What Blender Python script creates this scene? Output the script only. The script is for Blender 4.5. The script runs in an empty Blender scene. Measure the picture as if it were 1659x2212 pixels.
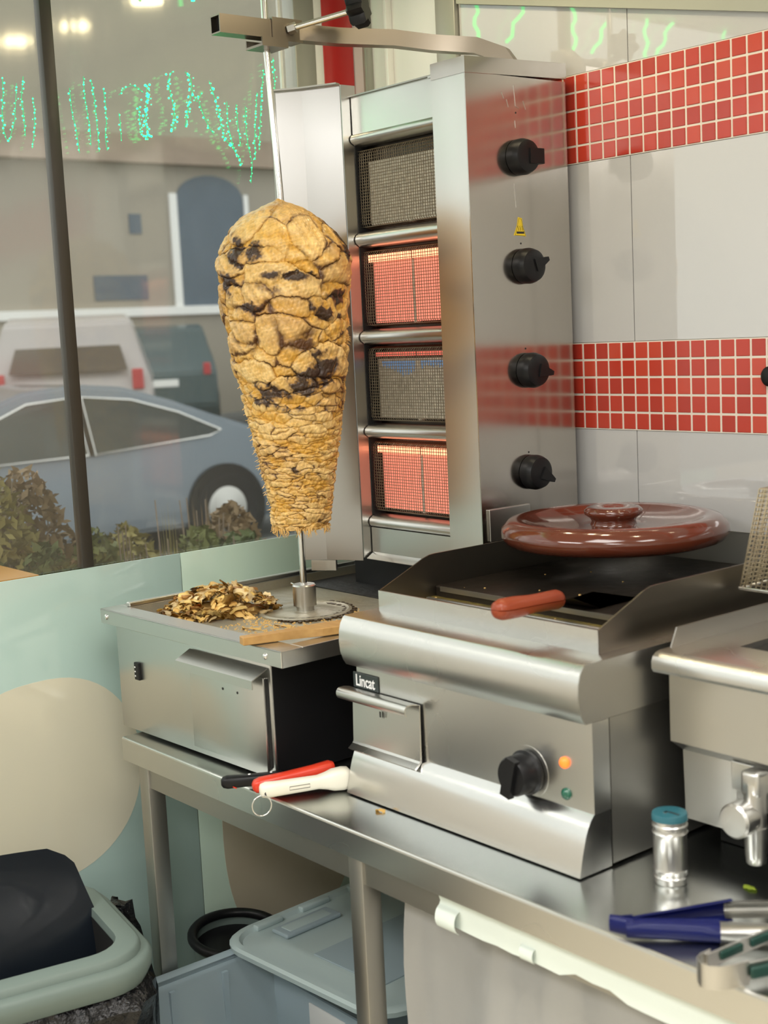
import bpy, bmesh, math, random
import numpy as np
from mathutils import Vector, Matrix
random.seed(7); rng = np.random.default_rng(7)
S = bpy.context.scene; COL = S.collection
PI = math.pi
# ---------------------------------------------------------------- camera
def setup_camera():
    F = 2966.05; yaw, pitch, roll = -0.890413, -0.131509, -0.0487754
    f = Vector((math.sin(yaw)*math.cos(pitch), math.cos(yaw)*math.cos(pitch), math.sin(pitch)))
    r = f.cross(Vector((0, 0, 1))).normalized(); u = r.cross(f)
    r2 = r*math.cos(roll)+u*math.sin(roll); u2 = -r*math.sin(roll)+u*math.cos(roll)
    cd = bpy.data.cameras.new('camera'); co = bpy.data.objects.new('camera', cd); COL.objects.link(co)
    M = Matrix((r2, u2, -f)).transposed().to_4x4(); M.translation = Vector((2.713, -1.407, 1.726))
    co.matrix_world = M
    cd.sensor_fit = 'HORIZONTAL'; cd.sensor_width = 36; cd.lens = F*36/1659
    cd.clip_start = .05; cd.clip_end = 200
    cd.dof.use_dof = True; cd.dof.focus_distance = 3.05; cd.dof.aperture_fstop = 5.6
    S.camera = co
setup_camera()
# ---------------------------------------------------------------- world, exposure
S.view_settings.view_transform = 'Standard'; S.view_settings.look = 'None'
S.view_settings.gamma = 1; S.view_settings.use_curve_mapping = False
S.view_settings.exposure = 0.14
W = bpy.data.worlds.new('world'); S.world = W; W.use_nodes = True
bg = W.node_tree.nodes['Background']; bg.inputs[0].default_value = (.81, .83, .84, 1); bg.inputs[1].default_value = 1.8
def area(name, loc, rot, sx, sy, power, col):
    l = bpy.data.lights.new(name, 'AREA'); l.shape = 'RECTANGLE'; l.size = sx; l.size_y = sy; l.energy = power; l.color = col
    o = bpy.data.objects.new(name, l); COL.objects.link(o); o.location = loc; o.rotation_euler = rot; return o
CEIL = 2.66
area('ceiling_panel_light', (1.7, -.75, CEIL-.03), (0, 0, 0), .9, .9, 15, (1, .98, .96))
area('ceiling_panel_light', (2.9, .1, CEIL-.03), (0, 0, 0), .6, .6, 8, (1, .975, .93))
area('ceiling_panel_light', (3.4, -2.2, CEIL-.03), (0, 0, 0), 1.2, .6, 36, (1, .985, .97))
area('ceiling_panel_light', (.7, -2.2, CEIL-.03), (0, 0, 0), 1.2, .6, 32, (1, .985, .97))
# ---------------------------------------------------------------- materials
def mat(name, col, rough=.5, metal=0, spec=.5, coat=0, bump=None, var=None, emit=None, trans=0, alpha=1, ior=1.45, stretch=(1, 1, 1)):
    """bump=(scale,strength[,dist])  var=(scale,amount,colour2)"""
    m = bpy.data.materials.new(name); m.use_nodes = True; nt = m.node_tree; N = nt.nodes; L = nt.links
    b = N['Principled BSDF']
    b.inputs['Base Color'].default_value = (*col, 1); b.inputs['Roughness'].default_value = rough
    b.inputs['Metallic'].default_value = metal; b.inputs['Specular IOR Level'].default_value = spec
    b.inputs['Coat Weight'].default_value = coat; b.inputs['IOR'].default_value = ior
    b.inputs['Transmission Weight'].default_value = trans; b.inputs['Alpha'].default_value = alpha
    if emit: b.inputs['Emission Color'].default_value = (*emit[0], 1); b.inputs['Emission Strength'].default_value = emit[1]
    if bump or var:
        tc = N.new('ShaderNodeTexCoord'); mp = N.new('ShaderNodeMapping'); mp.inputs['Scale'].default_value = stretch
        L.new(tc.outputs['Object'], mp.inputs[0])
    if bump:
        n = N.new('ShaderNodeTexNoise'); n.inputs['Scale'].default_value = bump[0]; n.inputs['Detail'].default_value = 5
        L.new(mp.outputs[0], n.inputs[0]); bp = N.new('ShaderNodeBump'); bp.inputs['Strength'].default_value = bump[1]
        bp.inputs['Distance'].default_value = bump[2] if len(bump) > 2 else .01
        L.new(n.outputs[0], bp.inputs['Height']); L.new(bp.outputs[0], b.inputs['Normal'])
    if var:
        n = N.new('ShaderNodeTexNoise'); n.inputs['Scale'].default_value = var[0]; n.inputs['Detail'].default_value = 6
        L.new(mp.outputs[0], n.inputs[0]); cr = N.new('ShaderNodeValToRGB')
        cr.color_ramp.elements[0].position = .5-var[1]*.5; cr.color_ramp.elements[1].position = .5+var[1]*.5
        cr.color_ramp.elements[0].color = (*var[2], 1); cr.color_ramp.elements[1].color = (*col, 1)
        L.new(n.outputs[0], cr.inputs[0]); L.new(cr.outputs[0], b.inputs['Base Color'])
    return m
def steel(name, col=(.60, .595, .57), rough=.30, stretch=(1, 1, 60), bs=.03, smear=.025):
    """brushed stainless steel with uneven wiped patches in its gloss"""
    m = mat(name, col, rough, 1.0); pass
    nt = m.node_tree; N = nt.nodes; L = nt.links; b = N['Principled BSDF']
    tc = N.new('ShaderNodeTexCoord'); n = N.new('ShaderNodeTexNoise'); n.inputs['Scale'].default_value = 4; n.inputs['Detail'].default_value = 2
    L.new(tc.outputs['Object'], n.inputs[0]); mr = N.new('ShaderNodeMapRange')
    mr.inputs['From Min'].default_value = .2; mr.inputs['From Max'].default_value = .8
    mr.inputs['To Min'].default_value = max(.05, rough-smear); mr.inputs['To Max'].default_value = rough+smear
    L.new(n.outputs[0], mr.inputs[0]); L.new(mr.outputs[0], b.inputs['Roughness'])
    return m
M = {}
M['steel'] = steel('steel_brushed')
M['steel_h'] = steel('steel_brushed_long', (.62, .615, .59), .28, (1, 60, 60), .05)
M['steel_top'] = steel('steel_table_top', (.58, .60, .585), .24, (3, 60, 60), .03)
M['steel_wing'] = steel('steel_wing', (.47, .465, .46), .30)
M['steel_arm'] = steel('steel_arm', (.27, .235, .19), .32)
M['steel_panel'] = steel('steel_control_panel', (.46, .435, .40), .17, (60, 3, 60), .03, .06)
M['steel_dull'] = steel('steel_dull', (.42, .41, .38), .40, (1, 1, 40), .05)
M['steel_dark'] = steel('steel_burnt', (.10, .085, .07), .40, (4, 4, 4), .10)
M['rearblack'] = mat('rear_plate_black', (.012, .011, .010), .55, bump=(40, .3))
M['chrome'] = mat('chrome', (.72, .72, .70), .16, 1); M['satin'] = mat('satin_metal', (.62, .61, .59), .30, 1)
M['wire'] = mat('wire_steel', (.34, .29, .21), .35, 1)
M['basket_wire'] = mat('basket_wire', (.62, .55, .40), .30, 1)
M['black'] = mat('black_plastic', (.008, .008, .009), .38, 0, .3)
M['dark'] = mat('dark_void', (.008, .008, .008), .7)
M['griddle'] = mat('griddle_plate', (.012, .010, .009), .33, .3, bump=(30, .15), var=(6, .8, (.03, .022, .015)))
M['grease'] = mat('greasy_gutter', (.42, .32, .09), .18, .4, var=(25, .7, (.06, .04, .012)), bump=(60, .4))
M['terracotta'] = mat('glazed_terracotta', (.125, .030, .014), .13, 0, .6, .5, var=(5, .9, (.075, .018, .010)))
M['redtile'] = [mat('red_tile_%d' % i, c, .16, 0, .5, 0) for i, c in enumerate([(.43, .042, .024), (.38, .036, .022), (.47, .058, .032)])]
M['grout'] = mat('grout', (.66, .60, .52), .5)
M['panelwhite'] = mat('glossy_white_panel', (.47, .47, .468), .025, 0, .5, .7, ior=1.7)
M['plaster'] = mat('painted_wall', (.70, .70, .66), .6)
M['mintwall'] = mat('mint_painted_wall', (.58, .72, .68), .6)
M['ceiling'] = mat('ceiling_paint', (.75, .75, .70), .7)
M['floor'] = mat('cream_floor', (.78, .70, .54), .45, var=(2.2, .6, (.60, .54, .42)))
M['mint'] = mat('mint_acrylic', (.44, .58, .54), .06, 0, .9, .5, ior=2.1)
M['mint2'] = mat('mint_acrylic_light', (.62, .78, .66), .10, 0, .8, .5)
M['frame'] = mat('grey_frame', (.36, .36, .32), .35, .4)
M['frameblk'] = mat('dark_mullion', (.040, .035, .028), .4)
M['redcol'] = mat('red_column', (.52, .03, .03), .25, 0, .5, .3)
M['whitecol'] = mat('white_gloss', (.82, .82, .80), .2)
M['whitefilm'] = mat('white_film', (.80, .88, .83), .28, 0, .5, .3, bump=(8, .15))
M['wood'] = mat('paddle_wood', (.50, .30, .10), .5, var=(9, .7, (.36, .19, .06)), stretch=(1, 8, 8))
M['orangewood'] = mat('varnished_wood', (.28, .050, .016), .38, 0, .4, .1, var=(8, .7, (.20, .030, .010)))
M['redplastic'] = mat('red_plastic', (.62, .045, .02), .3)
M['whiteplastic'] = mat('cream_plastic', (.80, .77, .66), .35)
M['navy'] = mat('navy_silicone', (.010, .018, .16), .33)
M['green_grip'] = mat('green_grip', (.005, .042, .032), .4)
M['teal'] = mat('teal_plastic', (.03, .13, .165), .25)
M['binrim'] = mat('grey_bin_plastic', (.15, .195, .178), .5)
M['binflap'] = mat('dark_bin_plastic', (.014, .020, .030), .30, 0, .6, .3)
M['bag'] = mat('black_bag', (.006, .006, .007), .22, bump=(22, 1.0, .03))
M['tub'] = mat('frosted_tub', (.52, .64, .70), .30, 0, .5, .2, trans=.25, alpha=.82)
M['tublid'] = mat('frosted_lid', (.58, .70, .70), .30, 0, .5, .2, trans=.15, alpha=.92)
M['paper'] = mat('paper_label', (.72, .72, .70), .6)
M['ceramic'] = mat('burner_ceramic', (.74, .70, .58), .8, var=(120, .5, (.38, .36, .30)))
M['hot'] = mat('burner_ceramic_glowing', (.5, .25, .18), .8, emit=((1, .245, .17), .78))
M['hotbar'] = mat('burner_flame_bar', (.6, .2, .1), .8, emit=((1, .30, .16), 2.6))
M['pinkbar'] = mat('burner_dim_bar', (.5, .2, .15), .8, emit=((1, .14, .10), .6))
M['blue'] = mat('burner_blue_flame', (.2, .3, .45), .8, emit=((.08, .28, .60), .30))
M['yellow'] = mat('yellow_sticker', (.72, .52, .02), .5)
M['ink'] = mat('ink_black', (.02, .02, .02), .6)
M['inkwhite'] = mat('ink_white', (.85, .85, .85), .5, emit=None)
M['badge'] = mat('badge_grey', (.035, .045, .045), .3)
M['led'] = mat('green_led', (.05, .5, .2), .4, emit=((.015, 1, .20), 4.5))
M['ledwire'] = mat('led_wire', (.05, .35, .18), .5, emit=((.02, 1, .35), .35))
M['amber'] = mat('amber_lamp', (.8, .2, .03), .3, emit=((1, .11, .012), 1.5))
M['greenlamp'] = mat('green_lamp', (.01, .10, .06), .2, 0, .6, .4)
M['lampglow'] = mat('lamp_glow', (1, .9, .6), .5, emit=((1, .87, .55), 14))
M['panelglow'] = mat('lamp_panel', (1, 1, 1), .5, emit=((1, .97, .9), 3.5))
M['panel_off'] = mat('offwhite_panel', (.60, .585, .54), .10, 0, .6, .3)
M['mint'] = mat('mint_acrylic', (.46, .62, .58), .08, 0, .7, .4); M['mint2'] = mat('mint_acrylic_light', (.60, .76, .64), .08, 0, .7, .4)
M['cream_reflection'] = mat('cream_reflection', (.74, .70, .54), .10, 0, .7, .4, var=(3, .7, (.66, .63, .51)))
M['tan_reflection'] = mat('tan_reflection', (.60, .54, .41), .10, 0, .7, .4, var=(4, .7, (.50, .43, .31)))
def glass_mat():
    m = bpy.data.materials.new('clear_sheet'); m.use_nodes = True; nt = m.node_tree; N = nt.nodes; L = nt.links
    for n in list(N): N.remove(n)
    out = N.new('ShaderNodeOutputMaterial'); tr = N.new('ShaderNodeBsdfTransparent'); tr.inputs[0].default_value = (.95, .96, .93, 1)
    gl = N.new('ShaderNodeBsdfGlossy'); gl.inputs['Roughness'].default_value = .10; gl.inputs[0].default_value = (1, .97, .88, 1)
    df = N.new('ShaderNodeBsdfDiffuse'); df.inputs[0].default_value = (.62, .60, .54, 1)
    fr0 = N.new('ShaderNodeLayerWeight'); fr0.inputs[0].default_value = .5; pw = N.new('ShaderNodeMath'); pw.operation = 'POWER'; pw.inputs[1].default_value = 5; fr = N.new('ShaderNodeMath'); fr.operation = 'MULTIPLY_ADD'; fr.inputs[1].default_value = .95; fr.inputs[2].default_value = .05
    L.new(fr0.outputs['Facing'], pw.inputs[0]); L.new(pw.outputs[0], fr.inputs[0])
    tc = N.new('ShaderNodeTexCoord'); mp = N.new('ShaderNodeMapping'); mp.inputs['Scale'].default_value = (4, 4, .5)
    n = N.new('ShaderNodeTexNoise'); n.inputs['Scale'].default_value = 1.3; n.inputs['Detail'].default_value = 3
    bp = N.new('ShaderNodeBump'); bp.inputs['Strength'].default_value = .16; bp.inputs['Distance'].default_value = .02
    L.new(tc.outputs['Object'], mp.inputs[0]); L.new(mp.outputs[0], n.inputs[0]); L.new(n.outputs[0], bp.inputs['Height'])
    L.new(bp.outputs[0], gl.inputs['Normal']); L.new(bp.outputs[0], fr0.inputs['Normal'])
    m1 = N.new('ShaderNodeMixShader'); L.new(fr.outputs[0], m1.inputs[0]); L.new(tr.outputs[0], m1.inputs[1]); L.new(gl.outputs[0], m1.inputs[2])
    m2 = N.new('ShaderNodeMixShader'); m2.inputs[0].default_value = .05; L.new(m1.outputs[0], m2.inputs[1]); L.new(df.outputs[0], m2.inputs[2])
    L.new(m2.outputs[0], out.inputs[0]); return m
M['glass'] = glass_mat()
# ---------------------------------------------------------------- helpers
def obj(name, bm, m, parent=None, smooth=None, kind=None, label=None):
    me = bpy.data.meshes.new(name)
    if isinstance(bm, bmesh.types.BMesh):
        bmesh.ops.recalc_face_normals(bm, faces=bm.faces[:]); bm.to_mesh(me); bm.free()
    else: me = bm
    o = bpy.data.objects.new(name, me); COL.objects.link(o)
    if m is not None: me.materials.append(M[m] if isinstance(m, str) else m)
    if parent is not None:
        o.parent = parent; root = parent; off = Vector(parent.location)
        while root.parent: root = root.parent; off = off + Vector(root.location)
        if off.length > 0: me.transform(Matrix.Translation(-off))
    if smooth is not None:
        me.polygons.foreach_set('use_smooth', [True]*len(me.polygons))
        if smooth < 180:
            me.set_sharp_from_angle(angle=math.radians(smooth))
    if kind: o['kind'] = kind
    if label: o['label'] = label
    return o
def thing(name, label, cat, loc=(0, 0, 0), group=None):
    o = bpy.data.objects.new(name, None); COL.objects.link(o); o.location = loc; o.empty_display_size = .05
    o['label'] = label; o['category'] = cat
    if group: o['group'] = group
    return o
def tag(o, label, cat, group=None):
    o['label'] = label; o['category'] = cat
    if group: o['group'] = group
    return o
def B(): return bmesh.new()
def box(bm, x0, x1, y0, y1, z0, z1, bev=0, seg=2, mx=None):
    r = bmesh.ops.create_cube(bm, size=1); vs = r['verts']
    for v in vs:
        v.co = Vector((x0+(v.co.x+.5)*(x1-x0), y0+(v.co.y+.5)*(y1-y0), z0+(v.co.z+.5)*(z1-z0)))
    if bev:
        es = list({e for v in vs for e in v.link_edges})
        r2 = bmesh.ops.bevel(bm, geom=es, offset=bev, segments=seg, affect='EDGES', profile=.5)
        vs = list({v for f in r2['faces'] for v in f.verts} | {v for v in vs if v.is_valid})
    if mx is not None:
        for v in vs: v.co = mx @ v.co
    return bm
def boxo(name, m, parent, x0, x1, y0, y1, z0, z1, bev=0, kind=None, label=None, mx=None, seg=2):
    return obj(name, box(B(), x0, x1, y0, y1, z0, z1, bev, seg, mx), m, parent, kind=kind, label=label, smooth=35 if bev else None)
def prism(bm, poly, axis, a, b, mx=None):
    """extrude 2D polygon along axis; poly coords are the two other axes in xyz order"""
    def P(p, t):
        c = [p[0], p[1]]; c.insert(axis, t); return Vector(c)
    A = [bm.verts.new(P(p, a)) for p in poly]; Bv = [bm.verts.new(P(p, b)) for p in poly]; n = len(poly)
    bm.faces.new(A[::-1]); bm.faces.new(Bv)
    for i in range(n): bm.faces.new((A[i], A[(i+1) % n], Bv[(i+1) % n], Bv[i]))
    if mx is not None:
        for v in A+Bv: v.co = mx @ v.co
    return bm
def sheet(bm, path, axis, a, b, th, mx=None):
    """bent sheet: open 2D path thickened by th and extruded along axis"""
    n = len(path); left = []
    for i in range(n):
        p = Vector(path[i]); d0 = (Vector(path[i])-Vector(path[i-1])).normalized() if i > 0 else None
        d1 = (Vector(path[i+1])-Vector(path[i])).normalized() if i < n-1 else None
        d = ((d0 or d1)+(d1 or d0)).normalized(); nrm = Vector((-d.y, d.x)); k = 1/max(.5, abs(nrm.dot(Vector((-(d1 or d0).y, (d1 or d0).x)))))
        left.append(p+nrm*th*k)
    poly = [tuple(p) for p in path]+[tuple(p) for p in left[::-1]]
    def P(p, t):
        c = [p[0], p[1]]; c.insert(axis, t); return Vector(c)
    A = [bm.verts.new(P(p, a)) for p in poly]; C = [bm.verts.new(P(p, b)) for p in poly]; m_ = len(poly)
    for i in range(m_): bm.faces.new((A[i], A[(i+1) % m_], C[(i+1) % m_], C[i]))
    for V in (A, C):
        for i in range(n-1): bm.faces.new((V[i], V[i+1], V[m_-2-i], V[m_-1-i]))
    if mx is not None:
        for v in A+C: v.co = mx @ v.co
    return bm
def lathe(bm, prof, c, seg=32, axis=Vector((0, 0, 1)), cap=True):
    """prof: list of (r,h)"""
    axis = Vector(axis).normalized(); t = Vector((1, 0, 0)) if abs(axis.x) < .9 else Vector((0, 1, 0))
    u = axis.cross(t).normalized(); w = axis.cross(u); rings = []
    for r, h in prof:
        rings.append([bm.verts.new(Vector(c)+axis*h+(u*math.cos(2*PI*i/seg)+w*math.sin(2*PI*i/seg))*r) for i in range(seg)])
    for a, b in zip(rings, rings[1:]):
        for i in range(seg): bm.faces.new((a[i], a[(i+1) % seg], b[(i+1) % seg], b[i]))
    if cap: bm.faces.new(rings[0][::-1]); bm.faces.new(rings[-1])
    return bm
def tube(bm, pts, r, seg=8, closed=False):
    pts = [Vector(p) for p in pts]; n = len(pts); rings = []
    rr = r if isinstance(r, (list, tuple)) else [r]*n; up = None
    for i, p in enumerate(pts):
        if closed: d = pts[(i+1) % n]-pts[i-1]
        else: d = pts[min(i+1, n-1)]-pts[max(i-1, 0)]
        d.normalize()
        if up is None: up = d.orthogonal().normalized()
        up = (up-d*up.dot(d)).normalized(); s = d.cross(up)
        rings.append([bm.verts.new(p+(up*math.cos(2*PI*k/seg)+s*math.sin(2*PI*k/seg))*rr[i]) for k in range(seg)])
    m = n if closed else n-1
    for i in range(m):
        a, b = rings[i], rings[(i+1) % n]
        for k in range(seg): bm.faces.new((a[k], a[(k+1) % seg], b[(k+1) % seg], b[k]))
    if not closed: bm.faces.new(rings[0][::-1]); bm.faces.new(rings[-1])
    return bm
def text(name, s, size, m, parent, mx, ext=.0006):
    cu = bpy.data.curves.new(name, 'FONT'); cu.body = s; cu.size = size; cu.extrude = ext; cu.align_x = 'CENTER'; cu.align_y = 'CENTER'; cu.offset = size*.012
    t = bpy.data.objects.new(name, cu); COL.objects.link(t)
    dg = bpy.context.evaluated_depsgraph_get(); me = bpy.data.meshes.new_from_object(t.evaluated_get(dg)); bpy.data.objects.remove(t)
    me.transform(mx); return obj(name, me, m, parent)
def copytree(o, dx, parent=None):
    c = o.copy(); COL.objects.link(c)
    if parent: c.parent = parent
    else: c.location = Vector(o.location)+Vector(dx)
    for ch in [x for x in bpy.data.objects if x.parent == o]: copytree(ch, dx, c)
    return c
def struct(name, bm, m, parent=None, smooth=None):
    o = obj(name, bm, m, parent, smooth); o['kind'] = 'structure'; return o
# ================================================================ SETTING
WY = .90; WX = -.20
struct('floor', box(B(), -.25, 4.6, -4.0, 1.0, -.05, 0), 'floor')
struct('ceiling', box(B(), -.25, 4.6, -4.0, 1.0, CEIL, CEIL+.05), 'ceiling')
struct('wall_right', box(B(), 4.55, 4.65, -4.0, 1.0, 0, CEIL), 'plaster')
struct('wall_front', box(B(), -.25, 4.6, -4.1, -4.0, 0, CEIL), 'plaster')
wb = struct('wall_back', box(B(), .235, 4.6, WY+.006, WY+.10, 0, CEIL), 'grout')
PX = [.235, .749, 1.495, 2.241, 2.987, 3.733, 4.55]
BANDS = [(1.484, 1.676), (2.068, 2.258)]
for a, b in zip(PX, PX[1:]):
    for z0, z1 in ((0, 1.484), (1.676, 2.068), (2.258, CEIL)):
        boxo('wall_panel', 'panelwhite', wb, a+.0012, b-.0012, WY, WY+.01, z0+.001, z1-.001)
# red mosaic: every tile a piece of the wall; one mesh per colour shared by all
tilemesh = []
for k in range(3):
    bm = box(B(), -.0164, .0164, -.0025, .0025, -.0168, .0168, .0010, 1)
    me = bpy.data.meshes.new('tile'); bmesh.ops.recalc_face_normals(bm, faces=bm.faces[:]); bm.to_mesh(me); bm.free(); me.materials.append(M['redtile'][k]); tilemesh.append(me)
PITCH = .0373; ntile = 0
far = B()
for (z0, z1) in BANDS: boxo('grout_bed', 'grout', wb, .236, 4.55, WY-.0010, WY+.007, z0, z1)
for (z0, z1) in BANDS:
    rows = 5; rp = (z1-z0)/rows
    for i in range(-14, 100):
        for j in range(rows):
            x = .749+PITCH*(i+.5); z = z0+rp*(j+.5)
            if x < .245 or x > 4.5: continue
            if .55 < x < 1.42:
                o = bpy.data.objects.new('tile', tilemesh[rng.choice(3, p=[.5, .3, .2])]); COL.objects.link(o); o.parent = wb
                o.location = (x, WY+rng.uniform(-.0004, .0006), z); ntile += 1
            else:
                box(far, x-.0165, x+.0165, WY-.0025, WY+.0025, z-.0165, z+.0165)
obj('tile_field', far, M['redtile'][0], wb, kind='stuff')
# sloping bulkhead along the top of the tiled wall
bk = B()
pa = [(.24, 2.480), (4.5, 1.55+0.0), (4.5, CEIL), (.24, CEIL)]
prism(bk, [(.24, 2.480), (1.12, 2.284), (1.12, CEIL), (.24, CEIL)], 1, WY-.012, WY+.004)
M['bulkhead'] = mat('bulkhead_paint', (.34, .35, .29), .6); struct('trim_1', bk, 'bulkhead')
# window wall: mint acrylic panels below the sill, clear sheet above
wl = struct('wall_left', box(B(), WX-.05, WX-.004, -4.0, 1.0, 0, 1.195), 'frame')
for a, b, mm in ((-4, -1.6, 'panel_off'), (-1.6, -.62, 'panel_off'), (-.62, .300, 'mint'), (.300, .86, 'mint2')):
    boxo('wall_panel', mm, wl, WX-.004, WX, a+.001, b-.001, 0, 1.207, .001)
# cream and tan reflections in the panels, painted as thin added sheets
for nm, cy, cz, ry, rz in (('cream_reflection', -.11, .72, .255, .243), ('tan_reflection', .58, .45, .215, .31)):
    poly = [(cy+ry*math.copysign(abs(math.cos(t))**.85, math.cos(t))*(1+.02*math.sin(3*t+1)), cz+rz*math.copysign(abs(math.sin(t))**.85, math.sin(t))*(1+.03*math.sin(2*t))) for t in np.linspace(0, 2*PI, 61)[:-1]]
    obj('reflection_patch', prism(B(), poly, 0, WX, WX+.0006), nm, wl)
win = struct('window_1', box(B(), WX-.020, WX-.016, -4.0, .74, 1.207, CEIL), 'glass')
boxo('mullion', 'frameblk', win, WX-.030, WX-.002, .038, .068, 1.207, CEIL, .003)
boxo('mullion', 'frameblk', win, WX-.030, WX-.002, -1.30, -1.27, 1.207, CEIL, .003)
boxo('window_post', 'frame', win, WX-.05, WX, .735, .80, 1.207, CEIL, .004)
boxo('glass_edge', 'whitecol', win, WX-.012, WX-.004, .690, .697, 1.207, CEIL)
boxo('glass_edge', 'frame', win, WX-.012, WX-.004, .655, .66, 1.207, CEIL)
# corner: red column, white reveal, narrow frame
cc = struct('trim_2', box(B(), WX-.08, WX-.005, .826, .928, 0, CEIL, .004), 'redcol')
boxo('trim_strip', 'whitecol', cc, WX-.08, WX-.002, .800, .826, 0, CEIL, .003)
w2 = struct('window_2', box(B(), -.30, .235, WY+.03, WY+.05, 0, CEIL), 'whitecol')
boxo('window_frame', 'frame', w2, .163, .232, WY-.012, WY+.03, 0, CEIL, .003)
boxo('window_frame', 'whitecol', w2, -.060, -.045, WY+.010, WY+.03, 0, CEIL, .003)
boxo('window_frame', 'frame', w2, -.142, -.128, WY+.005, WY+.03, 0, CEIL, .003)
boxo('window_frame', 'frame', w2, .150, .160, WY+.0, WY+.03, 0, CEIL, .002)
# ================================================================ WORK TABLE
TZ = .85
tb = thing('work_table', 'long stainless steel work table carrying the grill and griddle', 'table', (0, 0, 0))
bm = B(); box(bm, 0, 3.2, .004, .84, TZ-.004, TZ); obj('tabletop', bm, 'steel_top', tb)
bm = sheet(B(), [(.030, TZ-.052), (.0, TZ-.052), (0, TZ-.0050), (.0008, TZ-.0022), (.0028, TZ-.0004), (.0050, TZ+.0002)], 0, 0, 3.2, -.0020); obj('front_apron', bm, 'steel_h', tb)
boxo('end_apron', 'steel', tb, 0, .003, .003, .84, TZ-.052, TZ-.004)
boxo('under_rail', 'steel_dull', tb, .054, 3.1, .0335, .0375, TZ-.115, TZ-.050)
boxo('under_rail', 'steel_dull', tb, .054, 3.1, .78, .784, TZ-.115, TZ-.050)
for (x, y) in ((.014, .029), (.785, .029), (1.90, .029), (.014, .745), (.785, .745), (1.9, .745)):
    lg = boxo('leg', 'steel_dull', tb, x, x+.040, y, y+.042, 0.02, TZ-.052, .002)
    bm = lathe(B(), [(.016, 0), (.018, .004), (.014, .022)], (x+.02, y+.021, 0), 12); obj('foot', bm, 'black', lg)
# torn white protective film on the rail
bm = B(); top = []; bot = []
xs = np.linspace(1.035, 3.05, 60)
for i, x in enumerate(xs):
    zt = TZ-.050; zb = TZ-.118+rng.uniform(-.002, .002)
    if i == 0: zb += .03
    if 9 <= i <= 11: zb += .012
    top.append((x, zt)); bot.append((x, zb))
edge = [(1.027, TZ-.065), (1.036, TZ-.08), (1.028, TZ-.095), (1.030, TZ-.112)]
prism(bm, top[::-1]+edge+bot[1:], 1, .0312, .0334)
obj('protective_film', bm, 'whitefilm', tb, label='torn white plastic film')
# curled torn flap
for (cx_, s) in ((1.062, 1.0), (1.245, .6)):
    bm = B()
    pth = [(.0310-.014*s*math.sin(t*PI*.9), TZ-.104+.020*s*math.cos(t*PI*.9)-.002) for t in np.linspace(0, 1, 8)]
    sheet(bm, pth, 0, cx_-.026*s, cx_+.022*s, .0008); obj('film_flap', bm, 'whitefilm', tb, 60)
# ================================================================ KEBAB GRILL
A0 = math.radians(1.68); KO = Vector((-.080, .012, 0))
KM = Matrix.Translation(KO) @ Matrix.Rotation(A0, 4, 'Z')      # u along the front, v depth
kg = thing('doner_grill', 'tall stainless gas doner grill with four burners behind the meat', 'grill', (.2, .4, TZ))
UW, VD = .684, .86
bm = B(); box(bm, .018, UW-.075, .026, .70, TZ+.006, 1.104, .003, 2, KM); obj('cabinet', bm, 'steel', kg, 35)
boxo('side_shade', 'black', kg, UW-.0745, UW-.073, .03, .69, TZ+.008, 1.10, mx=KM)  # black sheet paints the shade between grill and griddle
for u in (.06, UW-.12):
    for v in (.06, .62):
        bm = lathe(B(), [(.015, 0), (.017, .007)], KM @ Vector((u, v, TZ)), 12); obj('foot', bm, 'black', kg)
# tray rim: flange + hanging lips
bm = B()
box(bm, 0, UW, 0, .052, 1.1285, 1.132, .001, 1, KM); box(bm, 0, .046, .052, VD, 1.1285, 1.132, .001, 1, KM); box(bm, UW-.040, UW, .052, VD, 1.1285, 1.132, .001, 1, KM)
box(bm, 0, UW, 0, .003, 1.099, 1.132, .001, 1, KM); box(bm, 0, .003, .003, VD, 1.099, 1.130, 0, 1, KM); box(bm, UW-.003, UW, .003, VD, 1.099, 1.130, 0, 1, KM)
obj('tray_rim', bm, 'steel', kg)
bm = B(); box(bm, .030, .046, .05, VD, 1.132, 1.142, .002, 1, KM); obj('tray_upstand', bm, 'steel', kg)
M['pan'] = mat('greasy_pan', (.40, .395, .35), .32, .35, var=(7, .7, (.31, .26, .15)), bump=(40, .2))
bm = B(); box(bm, .044, UW-.038, .050, VD, 1.105, 1.109, 0, 1, KM); box(bm, .044, .047, .05, VD, 1.105, 1.130, 0, 1, KM); box(bm, .044, UW-.038, .050, .053, 1.105, 1.130, 0, 1, KM)
box(bm, UW-.041, UW-.038, .05, VD, 1.105, 1.130, 0, 1, KM); obj('tray_pan', bm, 'pan', kg)
for u in (.026, UW-.052):
    p = KM @ Vector((u, 0, 1.1155)); bm = lathe(B(), [(.0065, 0), (.0065, .0015), (.005, .0035), (.002, .0045)], p, 16, (0, -1, 0)); obj('screw', bm, 'chrome', kg, 40)
dr = obj('drawer_front', box(B(), .33, UW-.090, .017, .0255, .872, 1.062, .002, 2, KM), 'steel', kg, 35)
bm = B(); sheet(bm, [(.022, 1.083), (-.016, 1.065), (-.016, 1.047)], 0, .33, UW-.080, .0022, KM); obj('drawer_handle', bm, 'steel', dr)
boxo('drawer_gap', 'dark', kg, UW-.090, UW-.083, .0235, .0265, .880, 1.060, mx=KM)
for u in (.453, .505): obj('screw_hole', lathe(B(), [(.0028, 0), (.0028, .001)], KM @ Vector((u, .0172, 1.018)), 10, (0, -1, 0)), 'ink', dr)
sw = obj('rocker_switch', box(B(), .096, .116, .020, .027, .978, 1.018, .002, 2, KM), 'black', kg)
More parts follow.
